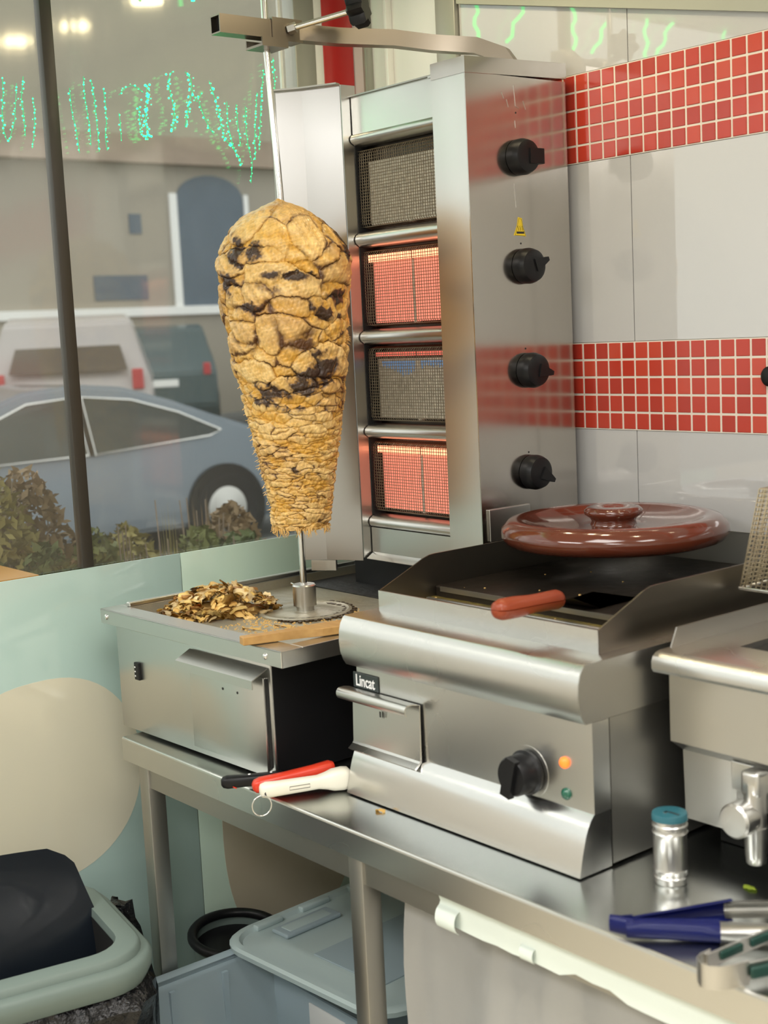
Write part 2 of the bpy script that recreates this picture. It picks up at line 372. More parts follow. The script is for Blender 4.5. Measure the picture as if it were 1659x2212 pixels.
for k in range(3): boxo('switch_mark', 'inkwhite', sw, .1005, .1035, .0188, .0202, .986+.010*k, .989+.010*k, mx=KM)
# spit socket and turning disc
SPX, SPY = .245, .35
bm = lathe(B(), [(.105, 0), (.105, .004), (.098, .006), (.090, .003), (.060, .003), (.055, .005), (.03, .005)], (SPX, SPY, 1.109), 48); obj('turning_disc', bm, 'pan', kg, 30)
bm = lathe(B(), [(.020, 0), (.020, .012), (.026, .013), (.0265, .058), (.024, .061), (.012, .061)], (SPX, SPY, 1.112), 32); sk = obj('spit_socket', bm, 'steel', kg, 35)
bm = tube(B(), [(SPX-.035, SPY-.01, 1.172), (SPX-.01, SPY-.005, 1.164)], .0022, 6); obj('locking_pin', bm, 'chrome', sk)
# tower, axis-aligned
YF = .57; XP = .600; ZT = 2.270; ZB = 1.205
bm = B(); box(bm, XP-.0025, XP, YF, .866, ZB+.02, ZT-.03); obj('control_panel', bm, 'steel_panel', kg)
bm = B(); box(bm, .496, XP-.0026, YF, YF+.003, ZB+.02, ZT-.002); box(bm, .496, .499, YF+.003, .625, ZB+.02, ZT-.03); obj('right_pillar', bm, 'steel', kg)
boxo('pillar_edge', 'steel', kg, .474, .4955, YF+.020, YF+.023, ZB+.02, ZT-.055)
prism_b = prism(B(), [(.474, .590), (.496, .573), (.496, .580), (.474, .597)], 2, ZB+.02, ZT-.05); obj('pillar_return', prism_b, 'steel', kg)
boxo('back_shell', 'steel_dull', kg, .10, XP-.003, .80, .866, ZB, ZT-.03)
# lid cap over the right column, with a folded skirt
bm = B(); pl = [(YF-.002, ZT-.032), (.868, ZT-.024), (.868, ZT+.009), (YF-.002, ZT+.001)]
prism(bm, pl, 0, .497, XP+.002); obj('top_cap', bm, 'steel_panel', kg)
boxo('cap_tab', 'steel', kg, .472, .497, YF+.012, YF+.05, ZT-.022, ZT-.018)
# left wing (angled deflector)
wp = [(.182, .604), (.182, .573), (.097, .529), (.047, .490)]
wz = 1.188
bm = B(); sheet(bm, wp[1:], 2, wz, ZT+.01, .003); obj('side_wing', bm, 'steel_wing', kg)
boxo('wing_step', 'steel', kg, .180, .183, .574, .615, wz+.006, ZT+.012)
bm = B(); sheet(bm, [(.184, .571), (.096, .5265), (.045, .487)], 2, ZT+.0105, ZT+.014, .020); obj('wing_top_edge', bm, 'steel_dull', kg)
bm = B(); sheet(bm, [(.110, .548), (.060, .512)], 2, wz-.026, wz-.001, .012); obj('wing_lip', bm, 'steel', kg)
# burner column backing and bars
boxo('burner_housing', 'steel_dark', kg, .150, .49, .645, .80, ZB+.01, ZT-.03)
bm = B(); box(bm, .186, .474, .600, .603, 2.165, ZT-.015); obj('top_fascia', bm, 'steel', kg)
boxo('top_fascia_edge', 'steel_dull', kg, .176, .478, .592, .66, ZT-.016, ZT-.013)
boxo('inner_side', 'dark', kg, .160, .186, .606, .645, ZB+.01, 2.25)
ROW = [(1.957, 2.140), (1.733, 1.912), (1.513, 1.690), (1.300, 1.470)]
def bar(z0, z1):
    zc = (z0+z1)/2; h = (z1-z0)/2
    pth = [(.626, z0), (.604, z0+.004)] + [(.604-.010*math.cos(t), zc+(h-.006)*math.sin(t)) for t in np.linspace(-1.3, 1.3, 7)] + [(.604, z1-.004), (.626, z1)]
    return sheet(B(), pth, 0, .186, .474, .002)
for z0, z1 in ((2.146, 2.176), (1.918, 1.952), (1.695, 1.728), (1.476, 1.508)): obj('cross_bar', bar(z0, z1), 'steel', kg, 50)
obj('cross_bar', bar(1.262, 1.294), 'steel', kg, 50)
boxo('lower_fascia', 'steel', kg, .186, .492, .598, .601, ZB, 1.265)
bm = B(); sheet(bm, [(.600, ZB+.002), (.590, ZB-.003), (.576, ZB-.012)], 0, .190, .42, .002); obj('drip_lip', bm, 'chrome', kg)
lit = [0, 1, 2, 1]
def wires(x0, x1, z0, z1):
    bm = B(); nx = 40; nz = max(8, int((z1-z0)/.0072)); r = .00075
    yb = .612
    for i in range(nx+1):
        x = x0+(x1-x0)*i/nx; w = .0012*math.sin(i*1.7)
        tube(bm, [(x, .640, z0+.002), (x+w*.4, yb+.004, z0+.007), (x+w, yb, z0+.014), (x-w, yb, (z0+z1)/2), (x+w, yb, z1-.012), (x, yb+.006, z1-.005), (x, .640, z1-.001)], r, 4)
    for k in range(nz+1):
        z = z0+.006+(z1-z0-.012)*k/nz
        tube(bm, [(x0-.002, .642, z), (x0, yb+.006, z), (x0+.004, yb-.0008, z), (x1, yb-.0008, z)], r, 4)
    for k in range(9):   # side of the cage
        y = .616+.003*k
        tube(bm, [(x0-.0005, y, z0+.004), (x0-.0005, y, z1-.004)], r, 4)
    return bm
for q, (z0, z1) in enumerate(ROW):
    bz = thing('burner', '', '', (.33, .64, z0)); del bz['label'], bz['category']
    bz.parent = kg; bz.location = Vector((.33, .64, z0))-Vector(kg.location)
    bu = bpy.data.objects  # noqa
    x0, x1 = .205, .49; xm = .345
    def part(nm, mm, a, b, y0, y1, c, d, bev=0):
        bm = box(B(), a-.33, b-.33, y0-.64, y1-.64, c-z0, d-z0, bev); me = bpy.data.meshes.new(nm); bmesh.ops.recalc_face_normals(bm, faces=bm.faces[:]); bm.to_mesh(me); bm.free()
        me.materials.append(M[mm]); o = bpy.data.objects.new(nm, me); COL.objects.link(o); o.parent = bz; return o
    cm = 'hot' if lit[q] == 1 else 'ceramic'; zt = z1-.030
    part('ceramic_plate', cm, x0, xm-.004, .628, .640, z0+.010, zt)
    part('ceramic_plate', cm, xm+.004, x1, .628, .640, z0+.010, zt)
    part('plate_joint', 'ceramic', xm-.004, xm+.004, .627, .640, z0+.006, zt)
    if lit[q] == 1: part('flame_bar', 'hotbar', x0-.01, xm-.006, .620, .628, zt+.001, zt+.017); part('flame_bar', 'hotbar', xm+.006, x1, .620, .628, zt+.001, zt+.017)
    if lit[q] == 2:
        part('flame_bar', 'pinkbar', x0, xm-.005, .622, .628, zt+.006, zt+.015); part('flame_bar', 'pinkbar', xm+.006, x1, .622, .628, zt+.006, zt+.015)
        bm = B()
        for k in range(26):
            xx = x0+.02+.0098*k; hh = .010+.020*math.exp(-((k-8)/4.5)**2)+rng.uniform(0, .006)
            if abs(xx-xm) < .008: continue
            prism(bm, [(xx-.0045-.33, zt-.006-z0), (xx+.0045-.33, zt-.006-z0), (xx+.001-.33, zt-.006-hh-z0), (xx-.001-.33, zt-.006-hh-z0)], 1, .6265-.64, .6279-.64)
        me = bpy.data.meshes.new('blue_flames'); bm.to_mesh(me); bm.free(); me.materials.append(M['blue']); o = bpy.data.objects.new('blue_flames', me); COL.objects.link(o); o.parent = bz; o['kind'] = 'stuff'
    bm = wires(x0-.022, x1, z0, z1); me = bpy.data.meshes.new('wire_mesh'); bm.to_mesh(me); bm.free(); me.transform(Matrix.Translation((-.33, -.64, -z0)))
    me.materials.append(M['wire']); o = bpy.data.objects.new('wire_mesh', me); COL.objects.link(o); o.parent = bz; o['kind'] = 'stuff'
# knobs on the control panel
for q, (y, z, an) in enumerate(((.715, 2.074, 0), (.722, 1.847, 20), (.724, 1.625, -12), (.722, 1.404, -30))):
    kb = obj('knob', lathe(B(), [(.030, 0), (.0375, .001), (.0380, .016), (.0360, .024), (.0330, .031), (.026, .034)], (XP, y, z), 36, (1, 0, 0)), 'black', kg, 40)
    a = math.radians(an); mx = Matrix.Translation((XP, y, z)) @ Matrix.Rotation(a, 4, 'X')
    w = .014 if q else .016
    bm = prism(B(), [(.0, -w), (.031 if q else .040, -.007 if q else -w), (.041, -.004 if q else -w*.9), (.041, .004 if q else w*.9), (.031 if q else .040, .007 if q else w), (0, w)], 0, .010, .0375, None)
    for v in bm.verts: v.co = mx @ v.co
    obj('knob_pointer', bm, 'black', kb)
    for dy, dz in ((-.020, .013), (.004, .022), (-.010, -.022)): obj('knob_dot', lathe(B(), [(.0016, 0), (.0012, .001)], mx @ Vector((.0325, dy, dz)), 8, (1, 0, 0)), 'inkwhite', kb)
# warning sticker (symbol of heat over a black bar)
st = obj('warning_sticker', prism(B(), [(.694, 1.912), (.730, 1.910), (.722, 1.930), (.719, 1.948), (.708, 1.950), (.704, 1.932)], 0, XP, XP+.0008), 'yellow', kg)
boxo('sticker_bar', 'ink', st, XP+.0008, XP+.0012, .702, .724, 1.9155, 1.920)
for k in range(3):
    y = .707+.006*k; obj('sticker_wave', tube(B(), [(XP+.001, y+.0014*math.sin(t*6), 1.922+.010*t) for t in np.linspace(0, 1, 6)], .0005, 4), 'ink', st)
obj('sticker_outline', tube(B(), [(XP+.001, *p) for p in ((.697, 1.9125), (.728, 1.911), (.7205, 1.931), (.717, 1.946), (.709, 1.947), (.705, 1.932))], .0004, 4, True), 'ink', st)
# fitting marks above each knob and worn logo scratches
for y, z in ((.712, 2.166), (.714, 1.895), (.717, 1.672), (.716, 1.448)):
    obj('panel_dot', lathe(B(), [(.002, 0), (.002, .0006)], (XP, y, z), 8, (1, 0, 0)), 'ink', kg)
for (a, b) in (((.672, 2.205), (.678, 2.193)), ((.686, 2.192), (.691, 2.176)), ((.708, 2.222), (.712, 2.180)), ((.712, 2.180), (.722, 2.176)), ((.735, 2.192), (.742, 2.174)), ((.709, 2.15), (.710, 2.135)), ((.700, 2.02), (.703, 1.97))):
    obj('worn_mark', tube(B(), [(XP+.0002, *a), (XP+.0002, *b)], .0009, 4), 'steel', kg)
# rating plate at the foot of the panel
pp = obj('rating_plate', box(B(), XP, XP+.006, .587, .709, 1.268, 1.336, .001), 'steel_h', kg)
boxo('tower_base', 'dark', kg, .06, .55, .64, .80, 1.109, ZB+.02)
boxo('black_plate', 'rearblack', kg, -.04, .55, .545, .85, 1.109, 1.1125, .001)  # thin black sheet over the rear of the pan
# top arm holding the spit, clamp, star knob
AX = .222
bm = B(); box(bm, AX-.016, AX+.016, .195, .245, 2.352, 2.393); box(bm, AX-.0165, AX+.0165, .243, .90, 2.351, 2.388)
bm.free(); bm = B()
def hollow(bm, x0, x1, y0, y1, z0, z1, t):
    box(bm, x0, x1, y0, y1, z0, z0+t); box(bm, x0, x1, y0, y1, z1-t, z1); box(bm, x0, x0+t, y0, y1, z0+t, z1-t); box(bm, x1-t, x1, y0, y1, z0+t, z1-t)
hollow(bm, AX-.018, AX+.018, .222, .400, 2.353, 2.391, .003); arm = obj('support_arm', bm, 'steel_arm', kg)
boxo('arm_hollow', 'dark', arm, AX-.015, AX+.015, .236, .238, 2.356, 2.388)
bm = B(); hollow(bm, AX-.022, AX+.022, .352, .430, 2.349, 2.396, .003); obj('clamp_sleeve', bm, 'steel_arm', arm)
pth = [(AX, .40, 2.372), (AX+.03, .52, 2.368), (AX+.10, .62, 2.360), (.36, .70, 2.350), (.44, .76, 2.335), (.49, .79, 2.310), (.515, .80, 2.27)]
bm = B(); n = len(pth); V = []
for i, p in enumerate(pth):
    p = Vector(p); d = (Vector(pth[min(i+1, n-1)])-Vector(pth[max(i-1, 0)])).normalized(); s = d.cross(Vector((0, 0, 1))).normalized(); u = s.cross(d)
    V.append([bm.verts.new(p+s*a*.016+u*b*.017) for a, b in ((-1, -1), (1, -1), (1, 1), (-1, 1))])
for a, b in zip(V, V[1:]):
    for k in range(4): bm.faces.new((a[k], a[(k+1) % 4], b[(k+1) % 4], b[k]))
bm.faces.new(V[0]); bm.faces.new(V[-1]); obj('arm_bend', bm, 'steel_arm', arm, 30)
bm = B(); box(bm, AX-.034, AX+.030, .318, .385, 2.333, 2.338); box(bm, AX-.034, AX-.030, .318, .385, 2.338, 2.352); box(bm, AX+.026, AX+.030, .318, .385, 2.338, 2.352); obj('clamp_plate', bm, 'steel_arm', arm)
ks = tube(B(), [(AX+.02, .395, 2.374), (AX+.14, .47, 2.395)], .0062, 10); obj('knob_rod', ks, 'chrome', arm, 40)
obj('knob_nut', tube(B(), [(AX+.02, .395, 2.374), (AX+.034, .404, 2.377)], .012, 6), 'steel_dull', arm)
d = Vector((.12, .075, .021)).normalized(); c = Vector((AX+.14, .47, 2.395)); u = d.orthogonal().normalized(); w = d.cross(u); bm = B(); R = []
for h, sc in ((0, .8), (.006, 1), (.028, 1), (.036, .85)):
    R.append([bm.verts.new(c+d*h+(u*math.cos(2*PI*i/28)+w*math.sin(2*PI*i/28))*sc*(.034+.006*math.cos(7*2*PI*i/28))) for i in range(28)])
for a, b in zip(R, R[1:]):
    for i in range(28): bm.faces.new((a[i], a[(i+1) % 28], b[(i+1) % 28], b[i]))
bm.faces.new(R[0]); bm.faces.new(R[-1]); obj('star_knob', bm, 'black', arm, 40)
# ================================================================ SPIT + MEAT
sp = thing('spit_rod', 'long steel spit rod running up through the cone of meat', 'spit', (SPX, SPY, 1.165))
bm = tube(B(), [(.2445, .35, 1.150), (.2395, .35, 2.03), (.2195, .35, 2.33), (.2215, .35, 2.62)], .0075, 14); obj('rod', bm, 'chrome', sp, 60)
PR = [(420, 599, 607), (428, 590, 614), (438, 570, 640), (452, 540, 668), (470, 512, 694), (485, 497, 708), (500, 487, 720), (530, 474, 742), (560, 469, 752), (600, 472, 751), (650, 483, 752), (700, 493, 753), (750, 501, 749), (800, 511, 746), (850, 527, 742), (900, 539, 738), (950, 551, 733), (1000, 563, 728), (1050, 577, 722), (1100, 587, 717), (1125, 590, 714), (1138, 596, 706)]
Zp = np.array([2.0200-(y-420)*(2.0200-1.290)/(1150-420) for y, a, b in PR])
# measured silhouette -> centre offset and radius in metres
SC = 1/966.0
axis_x = np.array([605+(y-420)*(651-605)/(1155-420) for y, a, b in PR])
Cp = np.array([((a+b)/2) for y, a, b in PR]); Rp = np.array([(b-a)/2*SC for y, a, b in PR])
def meat():
    nt_, nz_ = 520, 700
    zz = np.linspace(1.300, 2.021, nz_); R0 = np.interp(zz, Zp[::-1], Rp[::-1]); off = np.interp(zz, Zp[::-1], ((Cp-axis_x)*SC)[::-1])
    axx = .2445-(zz-1.15)*(.005/.88)
    th = np.linspace(0, 2*PI, nt_, endpoint=False)
    T, Z = np.meshgrid(th, zz); RR = np.repeat(R0[:, None], nt_, 1)
    # coordinates along the skin
    def fbm(x, y, z, seed, oct=4, f=1.0):
        r = np.random.default_rng(seed); out = np.zeros_like(x); a = 1
        for o in range(oct):
            for k in range(3):
                d = r.normal(size=3); d /= np.linalg.norm(d); out += a*np.sin((d[0]*x+d[1]*y+d[2]*z)*f*2*PI+r.uniform(0, 7))/3
            a *= .55; f *= 2.03
        return out
    X = np.cos(T)*RR; Y = np.sin(T)*RR
    warp = fbm(X, Y, Z, 3, 5, 8); rag = fbm(X, Y, Z, 31, 4, 34)
    # seeds: slices, big on the upper two thirds, thin strata lower
    seeds = []; z = 1.290
    r = np.random.default_rng(11)
    while z < 2.03:
        big = z > 1.625
        h = (r.uniform(.026, .038) if z < 1.9 else .046) if big else .0068+.0095*max(0, (z-1.47))/.155
        w = (r.uniform(.046, .062) if big else .030); rad = max(.03, float(np.interp(z, Zp[::-1], Rp[::-1])))
        n = max(4, int(2*PI*rad/(w*1.25))); ph = r.uniform(0, 7)
        for k in range(n):
            seeds.append((ph+2*PI*(k+r.uniform(-.32, .32))/n, z+r.uniform(-.45, .45)*h, h*r.uniform(.8, 1.45), w*r.uniform(.75, 1.4), big, r.uniform(0, 1), r.uniform(-.35, .35)))
        z += h*(1.05 if big else 1.15)
    F1 = np.full(T.shape, -9.); F2 = np.full(T.shape, -9.); ID = np.zeros(T.shape, int); LOW = np.zeros(T.shape)
    Zw = Z+np.where(Z > 1.62, .0075, .0030)*warp+np.where(Z > 1.62, .0022, .0013)*rag; Tw = T+.055*fbm(X, Y, Z, 5, 3, 9)
    for i, (t0, z0, h, w, big, q, sl) in enumerate(seeds):
        lo = np.searchsorted(zz, z0-2.6*h-.02); hi = np.searchsorted(zz, z0+2.6*h+.02)
        if hi <= lo: continue
        dt = (Tw[lo:hi]-t0+PI) % (2*PI)-PI; du = dt*np.maximum(RR[lo:hi], .03); dz = Zw[lo:hi]-z0-sl*du*.6
        D2 = (du/w)**2+(dz/h)**2
        Hh = .9*(q-.5)+1-D2-.10*dz/h
        f1 = F1[lo:hi]; f2 = F2[lo:hi]; idd = ID[lo:hi]; lw = LOW[lo:hi]; c = Hh > f1
        f2[:] = np.where(c, f1, np.maximum(f2, Hh)); idd[:] = np.where(c, i, idd); lw[:] = np.where(c, -dz/h, lw); f1[:] = np.where(c, Hh, f1)
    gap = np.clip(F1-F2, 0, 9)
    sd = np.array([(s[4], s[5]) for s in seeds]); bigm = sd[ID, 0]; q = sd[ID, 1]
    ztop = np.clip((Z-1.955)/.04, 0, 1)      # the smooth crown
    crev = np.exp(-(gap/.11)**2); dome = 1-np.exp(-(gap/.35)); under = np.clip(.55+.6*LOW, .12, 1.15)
    fine = fbm(X, Y, Z, 8, 4, 60); mid = fbm(X, Y, Z, 9, 4, 22); low = fbm(X, Y, Z, 21, 3, 5)
    amp = np.where(bigm > .5, .0052, .0036)*(1-.5*ztop)
    disp = amp*(dome-.75)+(q-.5)*amp*1.3-crev*amp*.35+.0009*fine+.0008*rag+.0016*mid+.004*low*(Z > 1.6)
    tipf = np.clip((RR-.006)/.03, 0, 1); R = RR+disp*tipf
    R[0] *= .6
    CX = np.repeat((axx)[:, None], nt_, 1); ox = off[:, None]
    rx, ry = math.cos(-.890413), math.sin(.890413)      # picture-right in plan
    PXx = CX+ox*.629+np.cos(T)*R; PYy = .35+ox*.777+np.sin(T)*R
    # slight ragged drape in z
    PZ = Z+.0016*mid
    co = np.stack([PXx, PYy, PZ], -1).reshape(-1, 3)
    # colour
    gold = np.array([.60, .325, .050]); pale = np.array([.72, .50, .20]); deep = np.array([.37, .145, .022]); char = np.array([.020, .008, .005])
    vf = fbm(X, Y, Z, 77, 3, 150); tone = np.clip(.40+.95*(q-.45)+.40*mid+.25*rag, 0, 1); col = gold+(pale-gold)*tone[..., None]
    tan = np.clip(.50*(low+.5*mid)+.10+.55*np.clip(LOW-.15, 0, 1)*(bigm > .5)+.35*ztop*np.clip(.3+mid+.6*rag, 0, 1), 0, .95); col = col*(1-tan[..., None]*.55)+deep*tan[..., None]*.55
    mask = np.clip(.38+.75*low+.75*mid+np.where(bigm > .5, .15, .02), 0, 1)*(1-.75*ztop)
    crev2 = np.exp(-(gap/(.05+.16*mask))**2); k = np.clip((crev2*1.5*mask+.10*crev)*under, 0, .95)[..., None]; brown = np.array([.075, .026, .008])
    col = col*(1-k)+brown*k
    # charred patches
    patch = np.zeros(T.shape)
    def P(px, py): return px, py
    camd = math.atan2(-1.407-.35, 2.713-.24)
    for (px, py, sx, sy, s) in ((515, 540, .026, .034, .95), (550, 540, .022, .020, .9), (735, 530, .024, .040, 1.0), (640, 595, .034, .012, .9), (495, 600, .030, .024, 1.0), (545, 655, .020, .014, .9), (730, 640, .034, .022, 1.0), (695, 670, .032, .022, .9), (690, 790, .038, .032, 1.0), (655, 818, .036, .026, 1.0), (585, 838, .042, .022, 1.0), (625, 850, .03, .014, .7), (690, 760, .03, .02, .6), (640, 870, .03, .014, .4), (735, 700, .016, .03, .5), (590, 590, .03, .01, .6), (645, 960, .016, .01, .4), (640, 1010, .02, .02, .3)):
        zc = 2.02-(py-420)*(.73/730); rc = float(np.interp(zc, Zp[::-1], Rp[::-1])); cc_ = float(np.interp(zc, Zp[::-1], Cp[::-1]))
        lat = np.clip((px-cc_)*SC/rc, -.97, .97); t0 = camd+math.asin(lat)
        dt = (T-t0+PI) % (2*PI)-PI
        g = np.exp(-((dt*rc/sx)**2+((Z-zc)/sy)**2)); patch = np.maximum(patch, g*s)
    pk = np.clip((patch*3.4-1.05+1.0*mid+1.15*rag+1.1*(crev-.30)+.5*fine), 0, 1)*np.clip(patch*5, 0, 1)*.94; halo = np.clip(patch*1.6-.25+.5*rag+.4*mid, 0, .8)*np.clip(patch*4, 0, 1); col = col*(1-halo[..., None]*.8)+np.array([.21, .075, .016])*halo[..., None]*.8
    col = col*(1-pk[..., None])+char*pk[..., None]
    col *= (1+.16*fine+.10*vf+.08*rag)[..., None]; col = np.clip(col, .004, .9)
    ii, jj = np.meshgrid(np.arange(nz_-1), np.arange(nt_), indexing='ij'); j2 = (jj+1) % nt_
    quads = np.stack([ii*nt_+jj, ii*nt_+j2, (ii+1)*nt_+j2, (ii+1)*nt_+jj], -1).reshape(-1, 4)
    fid = ID[:-1, :].reshape(-1); fb = (bigm[:-1, :].reshape(-1) > .5)
    colv = np.concatenate([col.reshape(-1, 3), np.ones((nz_*nt_, 1))], 1)
    return co, quads, fid, fb, colv, seeds, camd
def mesh_np(name, co, quads, colv, m):
    me = bpy.data.meshes.new(name); me.vertices.add(len(co)); me.vertices.foreach_set('co', co.astype(np.float32).ravel())
    me.loops.add(quads.size); me.loops.foreach_set('vertex_index', quads.astype(np.int32).ravel())
    me.polygons.add(len(quads)); me.polygons.foreach_set('loop_start', np.arange(0, quads.size, 4, dtype=np.int32))
    me.polygons.foreach_set('use_smooth', np.ones(len(quads), bool)); me.update(calc_edges=True)
    at = me.color_attributes.new('crust', 'FLOAT_COLOR', 'POINT'); at.data.foreach_set('color', colv.astype(np.float32).ravel())
    return me
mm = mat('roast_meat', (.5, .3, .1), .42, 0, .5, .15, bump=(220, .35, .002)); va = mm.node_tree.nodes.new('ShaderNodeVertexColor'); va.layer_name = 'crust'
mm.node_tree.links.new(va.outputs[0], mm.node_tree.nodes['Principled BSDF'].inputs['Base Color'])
mm.node_tree.nodes['Principled BSDF'].inputs['Subsurface Weight'].default_value = .08; mm.node_tree.nodes['Principled BSDF'].inputs['Subsurface Radius'].default_value = (.01, .005, .002)
M['meat'] = mm
mt = thing('meat_cone', 'browned cone of stacked chicken slices roasting on the upright spit', 'meat', (SPX, SPY, 1.30))
co, quads, fid, fb, colv, seeds, camd = meat()
# the large slices facing the shop become pieces of their own, the thin strata stay one body
ids = [i for i, s in enumerate(seeds) if s[4] and math.cos(s[0]-camd) > -.1]
big = np.isin(fid, ids)
def sub(qs):
    u, inv = np.unique(qs, return_inverse=True); return u, inv.reshape(-1, 4)
spare = [quads[~big]]
for i in ids:
    qs = quads[fid == i]
    if len(qs) < 12: spare.append(qs); continue
    u, q4 = sub(qs); lab = np.arange(len(u))
    for _ in range(400):
        mn = lab[q4].min(1); new = lab.copy(); np.minimum.at(new, q4.ravel(), np.repeat(mn, 4))
        if (new == lab).all(): break
        lab = new
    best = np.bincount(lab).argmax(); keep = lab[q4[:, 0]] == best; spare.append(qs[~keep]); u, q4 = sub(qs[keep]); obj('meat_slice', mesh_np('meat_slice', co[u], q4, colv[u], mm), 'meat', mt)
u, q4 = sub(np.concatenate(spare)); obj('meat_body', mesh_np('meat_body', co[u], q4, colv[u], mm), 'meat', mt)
M['shred'] = mat('shredded_meat', (.66, .38, .10), .45, var=(60, .7, (.74, .52, .22)))
bm = B()
for k in range(110):      # hanging shreds round the base
    t = rng.uniform(0, 2*PI); rr = .062+rng.uniform(-.004, .003); x = .246+math.cos(t)*rr; y = .35+math.sin(t)*rr; L_ = rng.uniform(.004, .020)
    tube(bm, [(x, y, 1.306), (x+rng.uniform(-.004, .004), y+rng.uniform(-.004, .004), 1.304-L_*.5), (x+rng.uniform(-.006, .006), y+rng.uniform(-.006, .006), 1.304-L_)], [rng.uniform(.001, .002), .001, .0004], 4)
for k in range(150):      # frayed edge fibres
    z = rng.uniform(1.31, 1.75); t = camd+rng.choice([-1, 1])*rng.uniform(1.1, 2.0); rr = float(np.interp(z, Zp[::-1], Rp[::-1]))-.003; x = .243+math.cos(t)*rr; y = .35+math.sin(t)*rr; L_ = rng.uniform(.004, .009)
    tube(bm, [(x, y, z), (x+math.cos(t)*L_, y+math.sin(t)*L_, z-rng.uniform(0, .006))], [.0012, .0004], 3)
obj('meat_shreds', bm, 'shred', mt, kind='stuff')
# ---------------------------------------------------------------- shaved meat on the tray
def flake(seed):
    r = np.random.default_rng(seed); bm = B(); L_ = r.uniform(.012, .027); w = r.uniform(.007, .013); nu, nv = 9, 4; g = []
    bend = r.uniform(.1, .9); tw = r.uniform(-.7, .7)
    for i in range(nu):
        t = i/(nu-1)*2-1; ww = w*max(.35, 1-abs(t)**3.5*.7)*(1+.30*math.sin(i*2.1+seed)+r.normal()*.10); row = []
        for j in range(nv):
            s = j/(nv-1)*2-1; y = s*ww; z = .008*bend*(1-t*t)*1.4-.004*s*s+tw*.008*t*s+r.normal()*.0007
            row.append(bm.verts.new((t*L_, y, z)))
        g.append(row)
    for i in range(nu-1):
        for j in range(nv-1): bm.faces.new((g[i][j], g[i+1][j], g[i+1][j+1], g[i][j+1]))
    bmesh.ops.solidify(bm, geom=bm.faces[:], thickness=.0038)
    me = bpy.data.meshes.new('meat_shaving'); bmesh.ops.recalc_face_normals(bm, faces=bm.faces[:]); bm.to_mesh(me); bm.free(); me.polygons.foreach_set('use_smooth', [True]*len(me.polygons)); return me
FM = [mat('shaving_%d' % i, c, .38, 0, .5, .1, var=(70, .6, c2), bump=(150, .3, .002)) for i, (c, c2) in enumerate((((.92, .66, .25), (.86, .56, .17)), ((.94, .78, .48), (.90, .68, .32)), ((.72, .40, .12), (.42, .19, .05)), ((.92, .64, .16), (.94, .73, .34))))]
fm = []
for i in range(16):
    me = flake(i+40); me.materials.append(FM[[0, 1, 3, 0, 1, 2][i % 6]]); fm.append(me)
PC = Vector((.100, .215)); pd = Vector((.45, .89)).normalized(); pn = Vector((pd.y, -pd.x))
bm = B(); g = []
for i in range(26):
    g.append([])
    for j in range(18):
        a = -.135+.27*i/25; b = -.085+.17*j/17; hh = max(0, .044*(1-(a/.105)**2-(b/.062)**2))
        p = PC+pd*a+pn*b; g[-1].append(bm.verts.new((p.x, p.y, 1.1085+hh*rng.uniform(.55, .85))))
for i in range(25):
    for j in range(17):
        if max(v.co.z for v in (g[i][j], g[i+1][j], g[i+1][j+1], g[i][j+1])) > 1.111: bm.faces.new((g[i][j], g[i+1][j], g[i+1][j+1], g[i][j+1]))
bmesh.ops.delete(bm, geom=[v for v in bm.verts if not v.link_faces], context='VERTS')
hp_ = obj('shaved_meat_heap', bm, 'shred', None, 60, kind='stuff'); tag(hp_, 'small crumbled meat filling the heart of the shaved chicken heap', 'meat')
k = 0
for q in range(330):
    a = rng.uniform(-.135, .135); b = rng.uniform(-.082, .082)
    if (a/.14)**2+(b/.085)**2 > rng.uniform(.75, 1.15): continue
    hgt = max(0, .062*(1-(a/.135)**2-(b/.082)**2)); hgt = hgt*.85*rng.uniform(.85, 1.15)+(0 if hgt > .004 else rng.uniform(0, .004))
    p = PC+pd*a+pn*b
    fi = int(rng.integers(16)); o = bpy.data.objects.new('meat_shaving', fm[fi]); COL.objects.link(o)
    tone_ = ['golden', 'pale', 'browned', 'yellow'][[0, 1, 3, 0, 1, 2][fi % 6]]; zone_ = 'on top of the heap' if hgt > .034 else 'at the socket end of the heap' if a > .05 else 'at the window end of the heap' if a < -.05 else 'low on the front of the heap' if b > 0 else 'low on the back of the heap'
    o.location = (p.x, p.y, 1.114+hgt); o.rotation_euler = (rng.uniform(-.7, .7), rng.uniform(-.5, .5), rng.uniform(0, 6.3)); s = rng.uniform(.65, 1.10); o.scale = (s, s, s)
    tag(o, tone_+' chicken shaving '+zone_+' on the grill tray', 'meat', 'shaved chicken heaped on the tray'); k += 1
for (px, py, rz, lb) in ((.305, .165, .6, 'single shaved chicken sliver lying closest to the wooden paddle tip'), (.335, .225, .4, 'flat pale chicken shred on tray between socket disc and paddle'), (.215, .100, .9, 'loose chicken shaving in front of the heap near the tray lip'), (.130, .335, 1.0, 'curled dark-edged chicken shaving trailing from heap towards the spit socket')):
    o = bpy.data.objects.new('meat_shaving', fm[3].copy()); COL.objects.link(o); o.location = (px, py, 1.1135); o.rotation_euler = (0, 0, rz); o.scale = (1, .6, .6); tag(o, lb, 'meat')
bm = B()
for q in range(700):
    if q < 420: t = rng.uniform(0, 6.3); r = .105*math.sqrt(rng.uniform(.1, 1.6)); x = SPX+.03+math.cos(t)*r; y = SPY-.03+math.sin(t)*r
    else: x = rng.uniform(.22, .42); y = rng.uniform(.12, .28)
    s = rng.uniform(.0004, .0017); box(bm, x-s, x+s*1.3, y-s, y+s, 1.1088, 1.1092+s*1.2)
